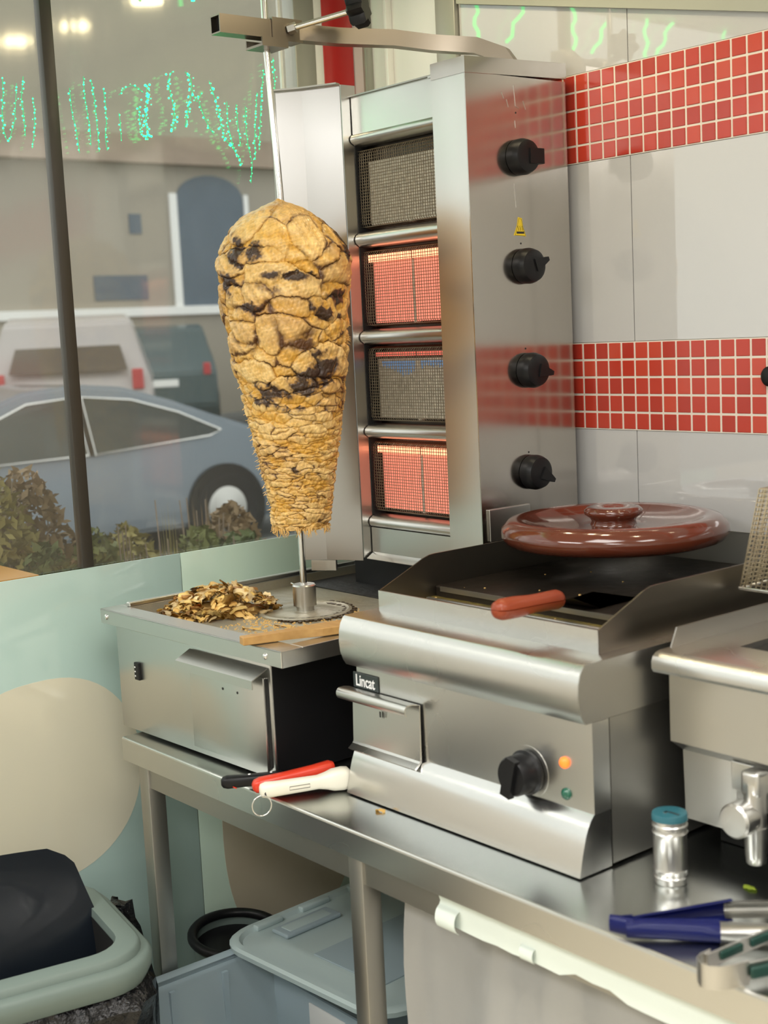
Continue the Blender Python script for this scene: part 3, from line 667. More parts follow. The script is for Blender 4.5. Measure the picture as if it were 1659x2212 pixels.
cr = obj('meat_crumbs', bm, 'shred', None, kind='stuff'); tag(cr, 'fine browned meat crumbs scattered round the spit socket', 'crumbs')
M['soot'] = mat('burnt_grease', (.05, .03, .012), .35, bump=(60, .6)); bm = B()
for q in range(240):
    t = rng.uniform(-1.2, 2.0); r = .10+rng.normal()*.008; x = SPX+math.cos(t)*r; y = SPY+math.sin(t)*r; s = rng.uniform(.002, .006); box(bm, x-s, x+s, y-s*.6, y+s*.6, 1.1088, 1.1115+s*.3)
cr = obj('burnt_residue', bm, 'soot', None, kind='stuff'); tag(cr, 'dark burnt grease crust along the turning disc edge', 'residue')
# wooden paddle lying across the right of the tray
pdl = thing('wooden_paddle', 'flat wooden paddle lying on the front right of the grill tray', 'paddle', (.55, .12, 1.135))
p0 = Vector((.500, .012, 0)); p1 = Vector((.560, .235, 0)); dd = (p1-p0).normalized(); nn = Vector((dd.y, -dd.x, 0)); bm = B()
out = [(-.0, .011), (.09, .012), (.13, .018), (.16, .026), (.30, .030)]
poly = [p0+dd*a+nn*b for a, b in out]+[p0+dd*a-nn*b for a, b in out[::-1]]
prism(bm, [(p.x, p.y) for p in poly], 2, 1.1335, 1.150); bmesh.ops.bevel(bm, geom=bm.edges[:], offset=.0015, segments=1, affect='EDGES'); obj('paddle_blade', bm, 'wood', pdl)
# ================================================================ GRIDDLE
M['steel_foot'] = steel('steel_foot', (.66, .655, .64), .20, smear=.03)
gr = thing('countertop_griddle', 'wide stainless countertop griddle with curved front and splash guard', 'griddle', (.98, .4, TZ))
GX0, GX1 = .680, 1.280
boxo('body', 'steel_dull', gr, GX0, GX1, .193, .80, TZ+.006, 1.098)
boxo('front_frame', 'steel_h', gr, GX0, GX1, .152, .191, .948, 1.098)
bm = B(); cove = [(.190, .948), (.151, .948), (.143, .940), (.136, .929), (.130, .915), (.125, .899), (.120, .880), (.116, .862), (.114, .853), (.190, .853)]; prism(bm, cove, 0, GX0, GX1); obj('curved_foot', bm, M['steel_foot'], gr, 30)
bn = [(.150, 1.101), (.131, 1.101), (.124, 1.112), (.1185, 1.128), (.1165, 1.148), (.118, 1.168), (.122, 1.182), (.130, 1.194), (.134, 1.196), (.80, 1.196), (.80, 1.101)]
bm = B(); prism(bm, bn, 0, GX0-.004, GX1+.004); obj('rounded_top', bm, 'steel_h', gr, 30)
bm = B(); prism(bm, bn, 0, GX1+.004, GX1+.006); obj('shaded_end', bm, 'steel_dull', gr)  # duller steel copy, puts the shade of the right end into its colour
SX0, SX1 = .700, 1.255
side = [(.200, 1.196), (.200, 1.235), (.298, 1.275), (.312, 1.281), (.330, 1.286), (.345, 1.287), (.862, 1.287), (.862, 1.196)]
M['splash_in'] = steel('steel_splash_sooty', (.20, .18, .15), .34, (4, 40, 40), .05)
for x, mm_ in ((SX0, 'splash_in'), (SX1-.003, 'splash_in')):
    bm = prism(B(), side, 0, x, x+.003); obj('splash_side', bm, mm_, gr)
boxo('splash_front', 'steel_h', gr, SX0, SX1, .1985, .2015, 1.196, 1.2355)
boxo('splash_back', 'steel_dull', gr, SX0, SX1, .860, .863, 1.196, 1.290)
bm = B(); box(bm, SX0+.003, SX1-.003, .34, .86, 1.198, 1.224, .003); obj('cooking_plate', bm, 'griddle', gr)
boxo('grease_gutter', 'grease', gr, SX0+.003, SX1-.003, .2015, .34, 1.1965, 1.203)
boxo('plate_edge', 'steel', gr, SX0+.02, SX1-.004, .3375, .3405, 1.214, 1.2235)
boxo('gutter_lip', 'steel', gr, SX0+.04, SX1-.004, .283, .291, 1.203, 1.214, .002)
bm = B()
for k in range(60):
    x = rng.uniform(SX0+.01, SX1-.01); y = rng.choice([rng.uniform(.21, .33), rng.uniform(.34, .8)], p=[.7, .3]); s = rng.uniform(.0004, .0018); z = 1.203 if y < .335 else 1.224; box(bm, x-s, x+s, y-s, y+s*.8, z, z+s)
cr = obj('food_scraps', bm, 'shred', gr, kind='stuff')
# drawer flap with rolled handle
dw = obj('drawer_flap', prism(B(), [(.142, .948), (.139, .944), (.128, .936), (.131, .933), (.146, .944), (.148, 1.052), (.146, 1.052)], 0, .672, .868), 'steel_h', gr)
bm = B(); hp = [(.148, 1.052), (.135, 1.055)] + [(.128+.009*math.cos(t)-.004, 1.044+.011*math.sin(t)) for t in np.linspace(PI*.5, PI*1.35, 8)]
sheet(bm, hp, 0, .660, .862, .0022); obj('drawer_handle', bm, 'steel', dw, 60)
for k, (dx, w) in enumerate(((0, .004), (.008, .0012), (.012, .0012))): boxo('drawer_mark', 'ink', dw, .757+dx, .757+dx+w, .1412, .1418, 1.010, 1.021)
bd = obj('brand_badge', box(B(), .671, .747, .1490, .1525, 1.052, 1.083, .002), 'badge', gr)
text('badge_lettering', 'Lincat', .030, 'inkwhite', bd, Matrix.Translation((.709, .1486, 1.067)) @ Matrix.Rotation(PI/2, 4, 'X') @ Matrix.Diagonal((.80, 1.05, 1, 1)))
kc = Vector((1.137, .152, .988)); kb = obj('thermostat_knob', lathe(B(), [(.030, 0), (.036, .002), (.038, .010), (.034, .014), (.033, .040), (.030, .044)], kc, 40, (0, -1, 0)), 'black', gr, 40)
bm = prism(B(), [(-.011, -.034), (.011, -.034), (.011, .034), (-.011, .034)], 1, kc.y-.052, kc.y-.040, None)
for v in bm.verts: v.co = Matrix.Rotation(.25, 4, 'Y') @ (v.co*1)
for v in bm.verts: v.co += Vector((kc.x, 0, kc.z)) 
for v in bm.verts: v.co.y = max(v.co.y, kc.y-.053)
obj('knob_grip', bm, 'black', kb)
obj('knob_scale', lathe(B(), [(.044, 0), (.044, .0008)], kc, 40, (0, -1, 0)), 'steel', kb)
obj('amber_lamp', lathe(B(), [(.0095, 0), (.0095, .003), (.0075, .006), (.003, .008)], (1.219, .152, 1.021), 20, (0, -1, 0)), 'amber', gr, 40, label='lit amber indicator lamp')
obj('green_lamp', lathe(B(), [(.0100, 0), (.0100, .003), (.0075, .006), (.003, .008)], (1.221, .152, .969), 20, (0, -1, 0)), 'greenlamp', gr, 40, label='unlit green indicator lamp')
for x, y in ((GX0+.04, .2), (GX1-.05, .2), (GX0+.04, .74), (GX1-.05, .74)): obj('foot', lathe(B(), [(.014, 0), (.016, .006)], (x, y, TZ), 12), 'black', gr)
# turner
tn = thing('turner', 'griddle turner with orange-brown wooden handle resting on the splash guard', 'turner', (1.09, .25, 1.24))
bm = B(); P0 = Vector((1.106, .118, 1.262)); P1 = Vector((1.092, .285, 1.2530)); n = 9
def handle(P0, P1, prof, hz, sgn):
    bm = B(); d = (P1-P0); L_ = d.length; d.normalize(); s = d.cross(Vector((0, 0, 1))).normalized(); u = s.cross(d); R = []
    for t, w, h in prof:
        p = P0+d*L_*t; R.append([bm.verts.new(p+s*w*math.cos(a)+u*(sgn*hz+h*math.sin(a)*(1 if sgn*math.sin(a) > 0 else .08))) for a in np.linspace(0, 2*PI, 17)[:-1]])
    for a, b in zip(R, R[1:]):
        for k in range(16): bm.faces.new((a[k], a[(k+1) % 16], b[(k+1) % 16], b[k]))
    bm.faces.new(R[0][::-1]); bm.faces.new(R[-1]); return bm
prof = [(0, .008, .008), (.03, .015, .014), (.10, .0185, .0175), (.3, .0185, .0175), (.55, .0165, .0150), (.75, .0165, .0155), (.93, .0175, .0165), (.98, .015, .014), (1, .009, .009)]
obj('handle_scale', handle(P0, P1, prof, .0009, 1), 'orangewood', tn, 60); obj('handle_scale', handle(P0, P1, prof, .0009, -1), 'orangewood', tn, 60)
bm = B(); d = (P1-P0).normalized(); s = d.cross(Vector((0, 0, 1))).normalized()
q0, q1, q2, q3 = P0+d*.004, P1+d*.02, Vector((1.066, .36, 1.2262)), Vector((1.055, .47, 1.2262))
V = []
for p, w in ((q0, .010), (P1, .010), (q1, .012), (q2, .045), (q3, .052)): V.append((bm.verts.new(p+s*w), bm.verts.new(p-s*w)))
for a, b in zip(V, V[1:]): bm.faces.new((a[0], b[0], b[1], a[1]))
bmesh.ops.solidify(bm, geom=bm.faces[:], thickness=.0014); obj('blade', bm, 'steel_dark', tn)
# terracotta casserole lid
ld = thing('casserole_lid', 'round glazed terracotta lid with knob, sitting on the griddle splash guard', 'lid', (.905, .640, 1.288))
lp = [(.0, .004), (.16, .003), (.195, .0), (.214, .006), (.2245, .020), (.222, .036), (.208, .050), (.190, .054), (.174, .050), (.158, .042), (.10, .036), (.060, .034), (.046, .036), (.043, .043), (.047, .050), (.057, .057), (.058, .064), (.052, .070), (.036, .071), (.025, .067), (.0, .066)]
bm = lathe(B(), [(max(r, .0005), h) for r, h in lp[:13]]+[(.001, .036)], (.905, .640, 1.288), 72); obj('lid_dish', bm, 'terracotta', ld, 70)
bm = lathe(B(), [(max(r, .0005), h) for r, h in lp[12:]], (.905, .640, 1.288), 48); obj('lid_knob', bm, 'terracotta', ld, 70)
# ================================================================ FRYER
fr = thing('countertop_fryer', 'stainless countertop fryer at the right, drain tap on its front', 'fryer', (1.7, .5, TZ))
FX0, FX1 = 1.305, 1.90
bm = B(); prism(bm, [(.297, 1.172), (.297, 1.044), (.328, 1.022), (.332, .905), (.80, .905), (.80, 1.172)], 0, FX0+.012, FX1-.012); obj('body', bm, 'steel', fr)
rb = [(.80, 1.162), (.272, 1.162), (.268, 1.168), (.268, 1.180), (.272, 1.188), (.280, 1.193), (.290, 1.195)]
bm = B(); prism(bm, rb+[(.385, 1.195), (.385, 1.185), (.80, 1.185)], 0, FX0, FX1); obj('rounded_top', bm, 'steel_h', fr, 30)
boxo('top_side', 'steel', fr, FX0, FX0+.085, .385, .80, 1.185, 1.195); boxo('top_side', 'steel', fr, FX1-.085, FX1, .385, .80, 1.185, 1.195)
boxo('tank', 'dark', fr, FX0+.085, FX1-.085, .385, .80, 1.180, 1.1865)
bm = prism(B(), [(.310, 1.195), (.326, 1.226), (.86, 1.226), (.86, 1.195)], 0, FX0+.004, FX0+.007); obj('splash_side', bm, 'steel_dull', fr)
boxo('splash_back', 'steel', fr, FX0, FX1, .82, .823, 1.185, 1.30)
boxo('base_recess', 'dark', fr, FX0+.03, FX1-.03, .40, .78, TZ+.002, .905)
bk_ = obj('tap_bracket', box(B(), 1.424, 1.475, .312, .3285, .985, 1.030, .001), 'steel', fr)
boxo('bracket_tab', 'steel', bk_, 1.430, 1.447, .316, .330, .945, .985)
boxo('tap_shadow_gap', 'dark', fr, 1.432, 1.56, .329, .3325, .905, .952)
tp = obj('drain_tap', lathe(B(), [(.017, -.02), (.017, .055)], (1.477, .300, .955), 24), 'satin', fr, 40)
obj('tap_head', box(B(), 1.460, 1.494, .284, .318, .990, 1.030, .007, 3), 'satin', tp, 40)
obj('tap_valve', lathe(B(), [(.0265, 0), (.0275, .003), (.0275, .03), (.024, .034)], (1.466, .292, .955), 32, (0, -1, 0)), 'satin', tp, 40)
obj('tap_spout', lathe(B(), [(.0185, 0), (.0165, -.045), (.0150, -.058), (.013, -.060)], (1.477, .300, .940), 24), 'steel', tp, 40)
obj('tap_spring', tube(B(), [(1.447+.01*t, .312, .990-.012*t+.004*math.sin(12*t)) for t in np.linspace(0, 1.2, 14)], .0018, 6), 'chrome', tp)
# wire frying basket above it, cut by the frame
bs = thing('fry_basket', 'fine wire frying basket hanging over the fryer at the frame edge', 'basket', (1.33, .60, 1.25))
bm = B(); BY0, BY1 = .545, .70; ZB0, ZB1 = 1.252, 1.43
def bx_(t): return 1.262+.050*t         # left side leans outwards up
nz_ = 22
for k in range(nz_+1):
    t = k/nz_; z = ZB0+(ZB1-ZB0)*t; x = bx_(t)+.012
    tube(bm, [(1.60, BY0-.01*t, z), (x, BY0-.01*t, z), (x, BY1, z), (1.60, BY1, z)], .0013, 4)
for k in range(34):
    x = .0105*k; tube(bm, [(bx_(0)+x+.012, BY0, ZB0), (bx_(1)+x+.012, BY0-.01, ZB1)], .0013, 4)
for k in range(15):
    y = BY0+.0105*k; tube(bm, [(bx_(0)+.012, y, ZB0), (bx_(1)+.012, y, ZB1)], .0013, 4)
obj('basket_mesh', bm, 'basket_wire', bs, kind='stuff')
bm = B(); tube(bm, [(1.60, BY0, ZB0), (bx_(0)+.012, BY0, ZB0), (bx_(0)+.012, BY1, ZB0), (1.6, BY1, ZB0)], .0035, 8); obj('bottom_rim', bm, 'chrome', bs, 60)
hk = obj('basket_hanger', tube(B(), [(1.42, .62, 1.43), (1.40, .72, 1.50), (1.38, .86, 1.56), (1.38, .897, 1.56)], .004, 8), 'chrome', bs)
ho = obj('wall_hook', lathe(B(), [(.012, 0), (.020, .004), (.020, .018), (.014, .022)], (1.103, WY-.002, 1.600), 20, (0, -1, 0)), 'black', None, 40); tag(ho, 'round black hook knob on the lower red tile band at frame edge', 'hook')
# ================================================================ THINGS ON THE TABLE FRONT
sh = thing('spice_shaker', 'small steel spice shaker with teal dial lid standing right of griddle', 'shaker', (1.383, .210, TZ))
c = (1.383, .210, TZ); bm = lathe(B(), [(.024, 0), (.0255, .002), (.0255, .010), (.0270, .012), (.0255, .014), (.0265, .022), (.0275, .024), (.0262, .027), (.0262, .080), (.0280, .083), (.0262, .086), (.0262, .090), (.0278, .092), (.0278, .095), (.0262, .097), (.0262, .104)], c, 40); obj('shaker_body', bm, 'satin', sh, 35)
lidm = obj('shaker_lid', lathe(B(), [(.0280, .103), (.0280, .110), (.0268, .1135), (.020, .1145)], c, 40), 'teal', sh, 35)
boxo('lid_slot', 'ink', lidm, 1.385, 1.404, .205, .2085, TZ+.1143, TZ+.1152); boxo('lid_slot', 'chrome', lidm, 1.380, 1.385, .198, .206, TZ+.1143, TZ+.1156)
# blue-tipped tongs: two arms meeting at the blue tip
tg = thing('silicone_tongs', 'steel kitchen tongs with navy blue tips lying on the table', 'tongs', (1.55, .10, TZ))
def trough(p0, p1, w0, w1, zc0, zc1, th, m, nm, par, up=1, hz0=.012, hz1=.014):
    """U-shaped pressed arm standing on its edge"""
    bm = B(); p0 = Vector(p0); p1 = Vector(p1); d = (p1-p0).normalized(); s = d.cross(Vector((0, 0, 1))).normalized()*up; R = []
    for t in np.linspace(0, 1, 6):
        p = p0+(p1-p0)*t; h = hz0+(hz1-hz0)*t; w = w0+(w1-w0)*t
        R.append([bm.verts.new(p+s*a*w+Vector((0, 0, b*h))) for a, b in ((-.6, -1), (.25, -.98), (.85, -.6), (1, 0), (.85, .6), (.25, .98), (-.6, 1))])
    for a, b in zip(R, R[1:]):
        for k in range(6): bm.faces.new((a[k], a[k+1], b[k+1], b[k]))
    bmesh.ops.solidify(bm, geom=bm.faces[:], thickness=th); return obj(nm, bm, m, par, 50)
tip = Vector((1.448, -.006, .872))
a1 = Vector((1.567, .090, .866)); a2 = Vector((1.552, .138, .880)); b1 = Vector((1.80, .262, .868)); b2 = Vector((1.74, .325, .884))
ta1 = trough(tip+Vector((.022, .010, -.004)), a1, .010, .016, 0, 0, .0022, 'navy', 'blue_tip', tg, 1, .013, .0150)
ta2 = trough(tip+Vector((.018, .020, .002)), a2, .008, .012, 0, 0, .0022, 'navy', 'blue_tip', tg, -1, .006, .0150)
trough(a1-(b1-a1).normalized()*.01, b1, .013, .013, 0, 0, .0014, 'steel', 'tong_arm', tg, 1, .0125, .013)
trough(a2-(b2-a2).normalized()*.01, b2, .010, .012, 0, 0, .0014, 'steel', 'tong_arm', tg, -1, .0115, .013)
trough(tip, tip+Vector((.030, .018, -.003)), .006, .010, 0, 0, .0022, 'navy', 'blue_tip', tg, 1, .012, .0135)
trough(tip+Vector((0, .001, 0)), tip+Vector((.024, .022, .004)), .004, .008, 0, 0, .0022, 'navy', 'blue_tip', tg, -1, .010, .009)
# spring steel tongs with green grips, bow end hanging over the table edge
t2 = thing('spring_tongs', 'bent steel spring tongs with green grips over the table edge', 'tongs', (1.65, .02, TZ))
z0, z1 = .841, .876
bow = [(1.672, .012), (1.664, -.012), (1.657, -.026), (1.645, -.036), (1.631, -.036), (1.620, -.027), (1.616, -.014), (1.617, .004)]
bm = B(); sheet(bm, bow, 2, z0+.012, z1+.010, .0014); obj('spring_band', bm, 'satin', t2, 60)
ab = [(1.668, -.002), (1.700, .080), (1.745, .190)]; aa = [(1.6165, -.006), (1.622, .060), (1.634, .190)]
bm = B(); sheet(bm, ab, 2, .859, .883, .0030); obj('tong_arm', bm, 'satin', t2, 60)
bm = B(); sheet(bm, aa, 2, .862, .882, -.0030); obj('tong_arm', bm, 'satin', t2, 60)
def grip(p0, p1, z, off, h):
    p0 = Vector((*p0, z)); p1 = Vector((*p1, z)); d = (p1-p0).normalized(); s = d.cross(Vector((0, 0, 1)))
    mx = Matrix.Translation(p0+s*off) @ Matrix(((d.x, s.x, 0, 0), (d.y, s.y, 0, 0), (0, 0, 1, 0), (0, 0, 0, 1)))
    obj('green_grip', box(B(), 0, (p1-p0).length, -.0035, .0035, -h, h, .0034, 3, mx), 'green_grip', t2, 50)
grip((1.674, .010), (1.740, .176), .871, .0035, .0085); grip((1.6185, .018), (1.6225, .062), .873, .0035, .0065); grip((1.624, .078), (1.632, .165), .873, .0035, .0065)
# knives at the table edge
def knife(name, label, P0, P1, w, h, m, blade_to, cat='knife'):
    t = thing(name, label, cat, tuple(P0)); pf = [(0, .4*w, .4*h), (.03, .8*w, .8*h), (.10, w, h), (.4, .92*w, .92*h), (.75, .95*w, .95*h), (.95, 1.05*w, 1.05*h), (1, .8*w, .8*h)]
    P0 = Vector(P0); P1 = Vector(P1); bm = B(); d = (P1-P0); L_ = d.length; d.normalize(); s = d.cross(Vector((0, 0, 1))).normalized(); u = s.cross(d); R = []
    for tt, ww, hh in pf:
        p = P0+d*L_*tt; R.append([bm.verts.new(p+s*ww*math.copysign(abs(math.cos(a))**.7, math.cos(a))+u*hh*math.copysign(abs(math.sin(a))**.7, math.sin(a))) for a in np.linspace(0, 2*PI, 17)[:-1]])
    for a, b in zip(R, R[1:]):
        for k in range(16): bm.faces.new((a[k], a[(k+1) % 16], b[(k+1) % 16], b[k]))
    bm.faces.new(R[0][::-1]); bm.faces.new(R[-1]); obj('handle', bm, m, t, 60)
    if blade_to is not None:
        e = Vector(blade_to); bm = B(); d = (e-P1).normalized(); s = d.cross(Vector((0, 0, 1))).normalized()
        q = [P1-d*.01+s*w*.9, P1-d*.01-s*w*.9, e-d*.02-s*w*.7, e+s*w*.5]; V = [bm.verts.new(x) for x in q]; bm.faces.new(V); bmesh.ops.solidify(bm, geom=bm.faces[:], thickness=.0015); obj('blade', bm, 'chrome', t)
    return t
kn = knife('kitchen_knife', 'black-handled knife lying at the table edge beneath the red handle', (.484, -.045, .867), (.548, .060, .867), .0135, .0125, 'black', (.625, .190, .857))
for (a, b) in ((.0, .006), (.04, .048)): pass
boxo('handle_print', 'redplastic', kn, .506, .518, -.0325, -.031, .859, .861, mx=None)
for tt in (.45, .8): p = Vector((.486, -.045, .863)).lerp(Vector((.548, .060, .863)), tt); obj('rivet', lathe(B(), [(.0028, 0), (.0022, .001)], (p.x, p.y, .8788), 10), 'inkwhite', kn)
rk = knife('kitchen_knife', 'red-handled knife lying between the black and white handles', (.560, -.022, .870), (.622, .128, .886), .0155, .0150, 'redplastic', (.660, .190, .880))
wk = thing('doner_slicer', 'white-handled slicer with round guard and steel ring at its end', 'slicer', (.60, .0, .87))
P0 = Vector((.600, -.032, .874)); P1 = Vector((.659, .120, .875)); d = (P1-P0).normalized(); s = d.cross(Vector((0, 0, 1))).normalized(); u = s.cross(d); bm = B(); R = []
for tt, w, h in ((0, .006, .008), (.02, .012, .012), (.08, .0150, .0145), (.2, .0140, .0135), (.7, .0130, .0125), (.80, .0150, .016), (.88, .019, .020), (1.0, .0200, .0215), (1.07, .018, .020), (1.10, .012, .014)):
    p = P0+d*(P1-P0).length*tt; R.append([bm.verts.new(p+s*w*math.copysign(abs(math.cos(a))**.6, math.cos(a))+u*h*math.copysign(abs(math.sin(a))**.6, math.sin(a))) for a in np.linspace(0, 2*PI, 21)[:-1]])
for a, b in zip(R, R[1:]):
    for k in range(20): bm.faces.new((a[k], a[(k+1) % 20], b[(k+1) % 20], b[k]))
bm.faces.new(R[0][::-1]); bm.faces.new(R[-1]); obj('handle', bm, 'whiteplastic', wk, 60)
q = [P0+d*.055+s*.0138+u*(-.003), P0+d*.095+s*.0134+u*(-.003), P0+d*.095+s*.0134+u*.0035, P0+d*.055+s*.0138+u*.0035]
obj('handle_outline', tube(B(), q, .0005, 4, True), 'ink', wk)
rc = P0+Vector((.004, -.002, -.004)); bm = tube(B(), [rc+d*.004+(d*(-.3)+Vector((0, 0, -.95)))*.019+(d*math.cos(t)*.95+Vector((0, 0, math.sin(t))))*.0195+s*.016 for t in np.linspace(0, 2*PI, 33)[:-1]], .0014, 8, True); obj('steel_ring', bm, 'chrome', wk, 60)
obj('ring_hole', lathe(B(), [(.0042, 0), (.0042, .0008)], P0+d*.010+s*.0128+u*-.003, 12, s), 'ink', wk)
cb = obj('bread_crumb', flake(99), FM[0], None); cb.location = (.804, .095, .8525); cb.rotation_euler = (0, 0, .5); cb.scale = (.5, .45, .6); tag(cb, 'small brown crumb on the steel table in front of griddle', 'crumb')
sc = obj('salad_scrap', flake(98), mat('lettuce', (.35, .45, .05), .5), None); sc.location = (1.487, .270, .8535); sc.scale = (.45, .5, .6); tag(sc, 'tiny green salad scrap under the fryer tap', 'scrap')
# ================================================================ UNDER THE TABLE
bn_ = thing('waste_bin', 'grey-rimmed waste bin with dark flap and black liner', 'bin', (.28, -.50, 0))
def rrect(x0, x1, y0, y1, r, n=6):
    o = []
    for cx_, cy_, a0 in ((x1-r, y1-r, 0), (x0+r, y1-r, PI/2), (x0+r, y0+r, PI), (x1-r, y0+r, 1.5*PI)):
        for k in range(n+1): a = a0+PI/2*k/n; o.append((cx_+r*math.cos(a), cy_+r*math.sin(a)))
    return o
BR = Matrix.Translation((.545, -.225, 0)) @ Matrix.Rotation(math.radians(-10), 4, 'Z')
def ringwall(bm, loops, mx, close=False):
    R = [[bm.verts.new(mx @ Vector((x, y, z))) for x, y in lp] for lp, z in loops]
    for a, b in zip(R, R[1:]):
        n = len(a)
        for i in range(n): bm.faces.new((a[i], a[(i+1) % n], b[(i+1) % n], b[i]))
    if close: bm.faces.new(R[-1])
    return bm
Wb, Db = .46, .56
def lp(o, r): return rrect(-Wb-o, o, -Db-o, o, r)
bm = ringwall(B(), [(lp(-.055, .09), .02), (lp(-.035, .09), .54), (lp(-.032, .09), .545)], BR); obj('bin_body', bm, 'binrim', bn_, 50)
bm = ringwall(B(), [(lp(-.010, .10), .535), (lp(.002, .11), .560), (lp(.003, .11), .578), (lp(-.004, .105), .586), (lp(-.016, .095), .588), (lp(-.018, .094), .600), (lp(-.024, .090), .604), (lp(-.058, .07), .604), (lp(-.062, .065), .590), (lp(-.064, .06), .55)], BR); obj('bin_rim', bm, 'binrim', bn_, 50)
bm = ringwall(B(), [(lp(-.063, .06), .592), (lp(-.068, .06), .45), (lp(-.10, .06), .30)], BR, True); obj('bin_liner', bm, 'dark', bn_, 60)
# flap standing open
bm = B(); rows = []
fa, fbp, fc = Vector((.262, -.262, .722)), Vector((.262, -.75, .88)), None
for i in range(13):
    t = i/12
    base = Vector((.300-.05*t, -.215-.035*t, .52+.205*t)); rows.append([])
    for j in range(15):
        w = j/14; w0 = .10*max(0, (t-.80)/.20)**2.2; w = w0+w*(1-w0)
        p = base+Vector((.06*w, -.50*w, .020*math.sin(w*PI)*t+.075*w*t*.55)); p.x -= .05*math.sin(t*PI*.5)**2-.02*t
        rows[-1].append(bm.verts.new(p))
for a, b in zip(rows, rows[1:]):
    for j in range(14): bm.faces.new((a[j], a[j+1], b[j+1], b[j]))
bmesh.ops.solidify(bm, geom=bm.faces[:], thickness=.012); obj('bin_flap', bm, 'binflap', bn_, 50)
bm = ringwall(B(), [(lp(-.02, .10), .545), (lp(.010, .11), .51), (lp(-.010, .11), .44), (lp(.004, .11), .36), (lp(-.03, .1), .25), (lp(-.02, .1), .06)], BR)
for v in bm.verts: v.co += Vector((rng.uniform(-.014, .014), rng.uniform(-.014, .014), rng.uniform(-.012, .012)))
bmesh.ops.subdivide_edges(bm, edges=bm.edges[:], cuts=1, smooth=.4); obj('liner_skirt', bm, 'bag', bn_, 40)
sk_ = B()
for (a, b, c_) in (((.06, -.05, .40), (.04, .0, .47), (.10, -.03, .36)), ((.0, .02, .34), (.045, .04, .44), (.09, .0, .30))):
    pass
sk_.free()
bg_ = B(); lathe(bg_, [(.02, 0), (.075, .03), (.085, .16), (.075, .30), (.05, .42), (.03, .485)], (.055, -.075, .01), 18)
for v in bg_.verts: v.co += Vector((rng.uniform(-.016, .016), rng.uniform(-.016, .016), rng.uniform(-.006, .006)))
bg2 = obj('bin_bag', bg_, 'bag', None, 40); tag(bg2, 'crumpled black bin bag beside the bin by the left table leg', 'bag')
# translucent storage tubs
def tub(name, label, x0, x1, y0, y1, zt, r, m, rim=.018, rot=0):
    t = thing(name, label, 'storage tub', ((x0+x1)/2, (y0+y1)/2, 0)); mx = Matrix.Translation(((x0+x1)/2, (y0+y1)/2, 0)) @ Matrix.Rotation(rot, 4, 'Z'); a = (x1-x0)/2; b = (y1-y0)/2
    L_ = lambda o, rr: rrect(-a-o, a+o, -b-o, b+o, rr)
    bm = ringwall(B(), [(L_(-.035, r*.8), .006), (L_(-.012, r), zt-.03), (L_(-.010, r), zt-.012)], mx); bm.faces.new([v for v in bm.verts][:len(L_(0, r))]); obj('tub_wall', bm, m, t, 40)
    bm = ringwall(B(), [(L_(-.010, r), zt-.022), (L_(rim*.6, r+.01), zt-.020), (L_(rim, r+.012), zt-.010), (L_(rim*.9, r+.012), zt), (L_(rim*.3, r), zt+.004), (L_(-.010, r), zt-.002)], mx); obj('tub_rim', bm, m, t, 40)
    return t, mx
t1, m1 = tub('storage_tub', 'open translucent tub on the floor, nearest the bin', .080, .66, -.115, .62, .30, .055, 'tub')
boxo('paper_label', 'paper', t1, .245, .38, .296, .300, .10, .20, .001)
boxo('tub_divider', 'tub', t1, .10, .64, .300, .306, .03, .22)
for y in (.02, .16, .40): boxo('tub_rib', 'tub', t1, .094, .103, y, y+.014, .04, .27)
t3 = thing('tub_lid', 'translucent lid with hand-grip recess lying across the open tub', 'lid', (.31, .50, .31))
bm = B(); LX = Matrix.Translation((.31, .50, 0)) @ Matrix.Rotation(math.radians(4), 4, 'Z')
lr = lambda o, rr: rrect(-.29-o, .29+o, -.30-o, .30+o, rr)
ringwall(bm, [(lr(-.010, .08), .306), (lr(0, .09), .310), (lr(.002, .09), .322), (lr(-.004, .09), .328), (lr(-.020, .07), .328), (lr(-.026, .07), .319), (lr(-.075, .05), .319), (lr(-.085, .04), .325)], LX, True); obj('lid_plate', bm, 'tublid', t3, 40)
def gripbox(nm, m, x0, x1, y0, y1, z0, z1, bev): boxo(nm, m, t3, x0, x1, y0, y1, z0, z1, bev, mx=LX, seg=3)
gripbox('hand_grip', 'tub', -.215, -.155, -.19, -.02, .3255, .336, .0045); gripbox('grip_hollow', 'tublid', -.203, -.167, -.17, -.04, .333, .3375, .002)
for y0_, y1_ in ((-.20, -.12), (-.06, .03), (.10, .22)): gripbox('lid_rib', 'tublid', -.275, -.255, y0_, y1_, .318, .3315, .004)
gripbox('lid_rib', 'tub', -.05, .18, -.20, .20, .324, .3285, .002)
fd = obj('bread_piece', lathe(B(), [(.01, 0), (.035, .006), (.042, .02), (.03, .035), (.008, .042)], (.430, .245, .02), 20), FM[0], None, 60); tag(fd, 'golden bread piece inside the open translucent tub', 'bread')
fd.location.z = 0
bk2 = thing('bucket', 'grey bucket with black rim tilted behind the translucent tubs', 'bucket', (-.03, .25, 0))
tl = Matrix.Translation((-.045, .275, .0)) @ Matrix.Rotation(math.radians(0), 4, 'X')
bm = lathe(B(), [(.075, .0), (.105, .275)], (-.060, .285, .004), 40, (.10, .0, 1), cap=False); obj('bucket_wall', bm, 'binrim', bk2, 60)
bm = B(); ax = Vector((.10, 0, 1)).normalized(); cc_ = Vector((-.060, .285, .004))+ax*.278; u_ = ax.cross(Vector((0, 1, 0))).normalized(); w_ = ax.cross(u_)
tube(bm, [cc_+(u_*math.cos(t)+w_*math.sin(t))*.107 for t in np.linspace(0, 2*PI, 41)[:-1]], .012, 10, True); obj('bucket_rim', bm, 'black', bk2, 60)
